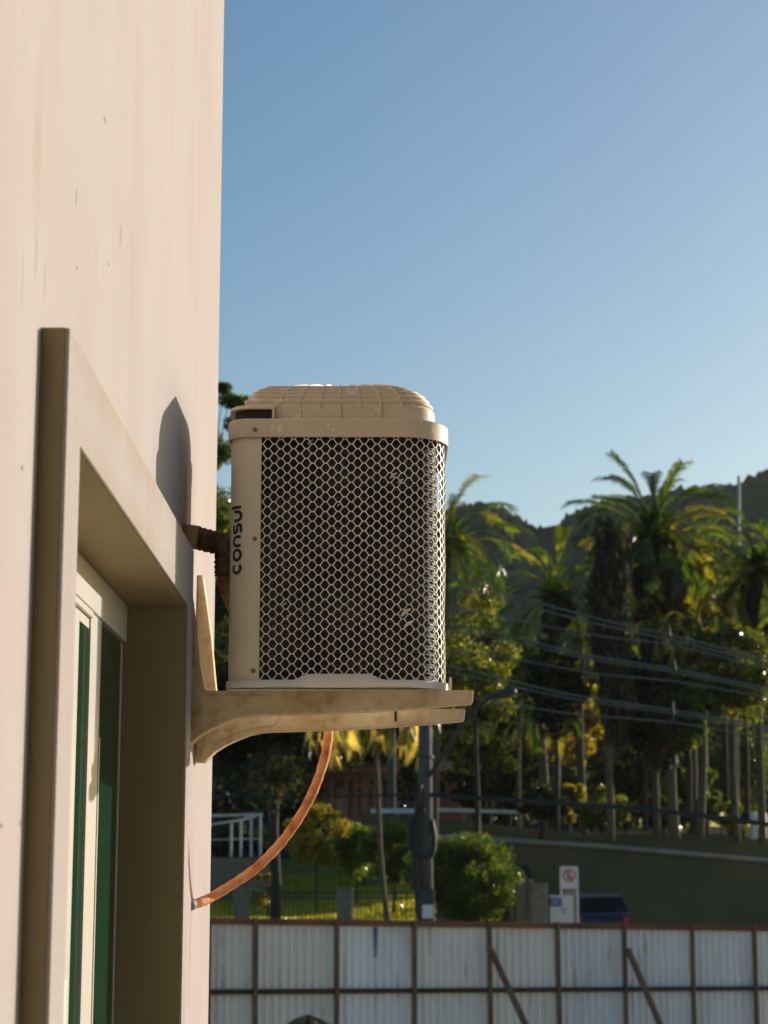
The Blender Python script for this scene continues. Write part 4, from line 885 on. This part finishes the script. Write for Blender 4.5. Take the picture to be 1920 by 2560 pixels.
b = MB(); b.add([(x0-.3, 66.4, zf+1.55), (x1+.3, 66.4, zf+1.55), (x1+.3, 70, zf+2.7), (x0-.3, 70, zf+2.7), (x0-.3, 66.4, zf+1.66), (x1+.3, 66.4, zf+1.66), (x1+.3, 70, zf+2.81), (x0-.3, 70, zf+2.81)], [(0, 1, 2, 3), (4, 5, 6, 7), (0, 1, 5, 4), (1, 2, 6, 5), (0, 3, 7, 4)]); b.build('roof', M['tiles'], ho)
for u in (815, 857, 885):
    x = at(u, 0, 69.1).x; b = MB(); b.box((x-.16, 69.15, zf+.3), (x+.16, 69.19, zf+1.2)); b.build('window', M['carglass'], ho)
h2 = empty('house', at(1130, 1960, 75)); tag(h2, 'house with an orange tiled roof showing through the yellow tree', 'house')
a, e = at(1050, 1940, 75), at(1180, 1940, 75); z0_, z1_, z2_ = at(0, 1975, 75).z, at(0, 1925, 75).z, at(0, 1880, 75).z
b = MB(); b.box((a.x, 75, z0_-3), (e.x, 79, z1_)); b.build('wall', M['terracotta'], h2)
b = MB(); b.add([(a.x-.3, 74.5, z1_-.05), (e.x+.3, 74.5, z1_-.05), (e.x-.6, 77, z2_), (a.x+.6, 77, z2_), (a.x-.3, 79.5, z1_-.05), (e.x+.3, 79.5, z1_-.05)], [(0, 1, 2, 3), (3, 2, 5, 4), (0, 3, 4), (1, 5, 2), (0, 4, 5, 1)]); b.build('roof', M['tiles'], h2)
for u in (1090, 1140):
    x = at(u, 0, 75).x; b = MB(); b.box((x-.18, 74.96, z0_-.2), (x+.18, 74.995, z0_+.35)); b.build('window', M['carglass'], h2)
ga = empty('garage', at(1000, 2120, 60.5)); tag(ga, 'low pale green garage with a white flat roof left of the utility pole', 'garage')
a, e = at(935, 2034, 60), at(1040, 2034, 60)
b = MB(); b.box((a.x, 60.0, 3.4), (a.x+.2, 63, a.z-.001)); b.box((a.x+.2, 60.6, 3.4), (a.x+.5, 62.9, a.z-.001)); b.box((a.x+.5, 62.5, 3.4), (e.x, 62.9, a.z-.001)); b.build('wall', M['palewall'], ga)
b = MB(); b.box((a.x-.1, 59.8, a.z), (e.x+.3, 63.2, a.z+.14)); b.build('roof', M['white'], ga)
b = MB(); x = at(990, 0, 60).x; b.box((x-.06, 59.95, 3.3), (x+.06, 60.07, a.z-.001)); b.build('post', M['white'], ga)
b = MB(); q0, q1 = at(868, 2094, 59), at(932, 2080, 59); b.add([q0, q1, q1+Vector((0, 1.2, .25)), q0+Vector((0, 1.2, .25)), q0-Vector((0, 0, .08)), q1-Vector((0, 0, .08))], [(0, 1, 2, 3), (0, 1, 5, 4)]); b.build('awning', M['white'], ga)
ve = empty('pergola', at(600, 2140, 55)); tag(ve, 'white metal pergola with thin posts near the building corner', 'pergola')
for u, v in ((578, 2058), (602, 2050), (628, 2042), (651, 2040)):
    b = MB(); p = at(u, v, 55); q = at(u, 2142, 55); b.bar(q, p, .06); b.build('post', M['white'], ve)
b = MB(); b.bar(at(500, 2040, 55), at(655, 2036, 55), .06); b.build('beam', M['white'], ve)
b = MB(); b.bar(at(520, 2062, 55.1)+Vector((0, .05, 0)), at(602, 2050, 55.1)+Vector((0, .05, 0)), .05); b.bar(at(602, 2050, 55.15), at(640, 2040, 55.15), .05); b.bar(at(500, 2100, 55.1), at(655, 2096, 55.1), .025); b.build('brace', M['white'], ve)
b = MB(); a, e = at(470, 2145, 56), at(665, 2145, 56); b.box((a.x, 55.6, 2.6), (e.x, 58, a.z)); b.build('plinth', M['stone'], ve)

# ================================================================ haze
hm = bpy.data.materials.new('haze'); hm.use_nodes = True; hn = hm.node_tree; hn.nodes.clear()
pv = hn.nodes.new('ShaderNodeVolumePrincipled'); pv.inputs['Color'].default_value = (.92, .93, .95, 1); pv.inputs['Density'].default_value = .00009; pv.inputs['Anisotropy'].default_value = .3
ho_ = hn.nodes.new('ShaderNodeOutputMaterial'); hn.links.new(pv.outputs[0], ho_.inputs['Volume'])
b = MB(); b.box((-1010, -1010, -3), (1010, 1010, 125)); o = b.build('haze', hm); tag(o, 'thin pale haze in the air', 'haze', kind='stuff')
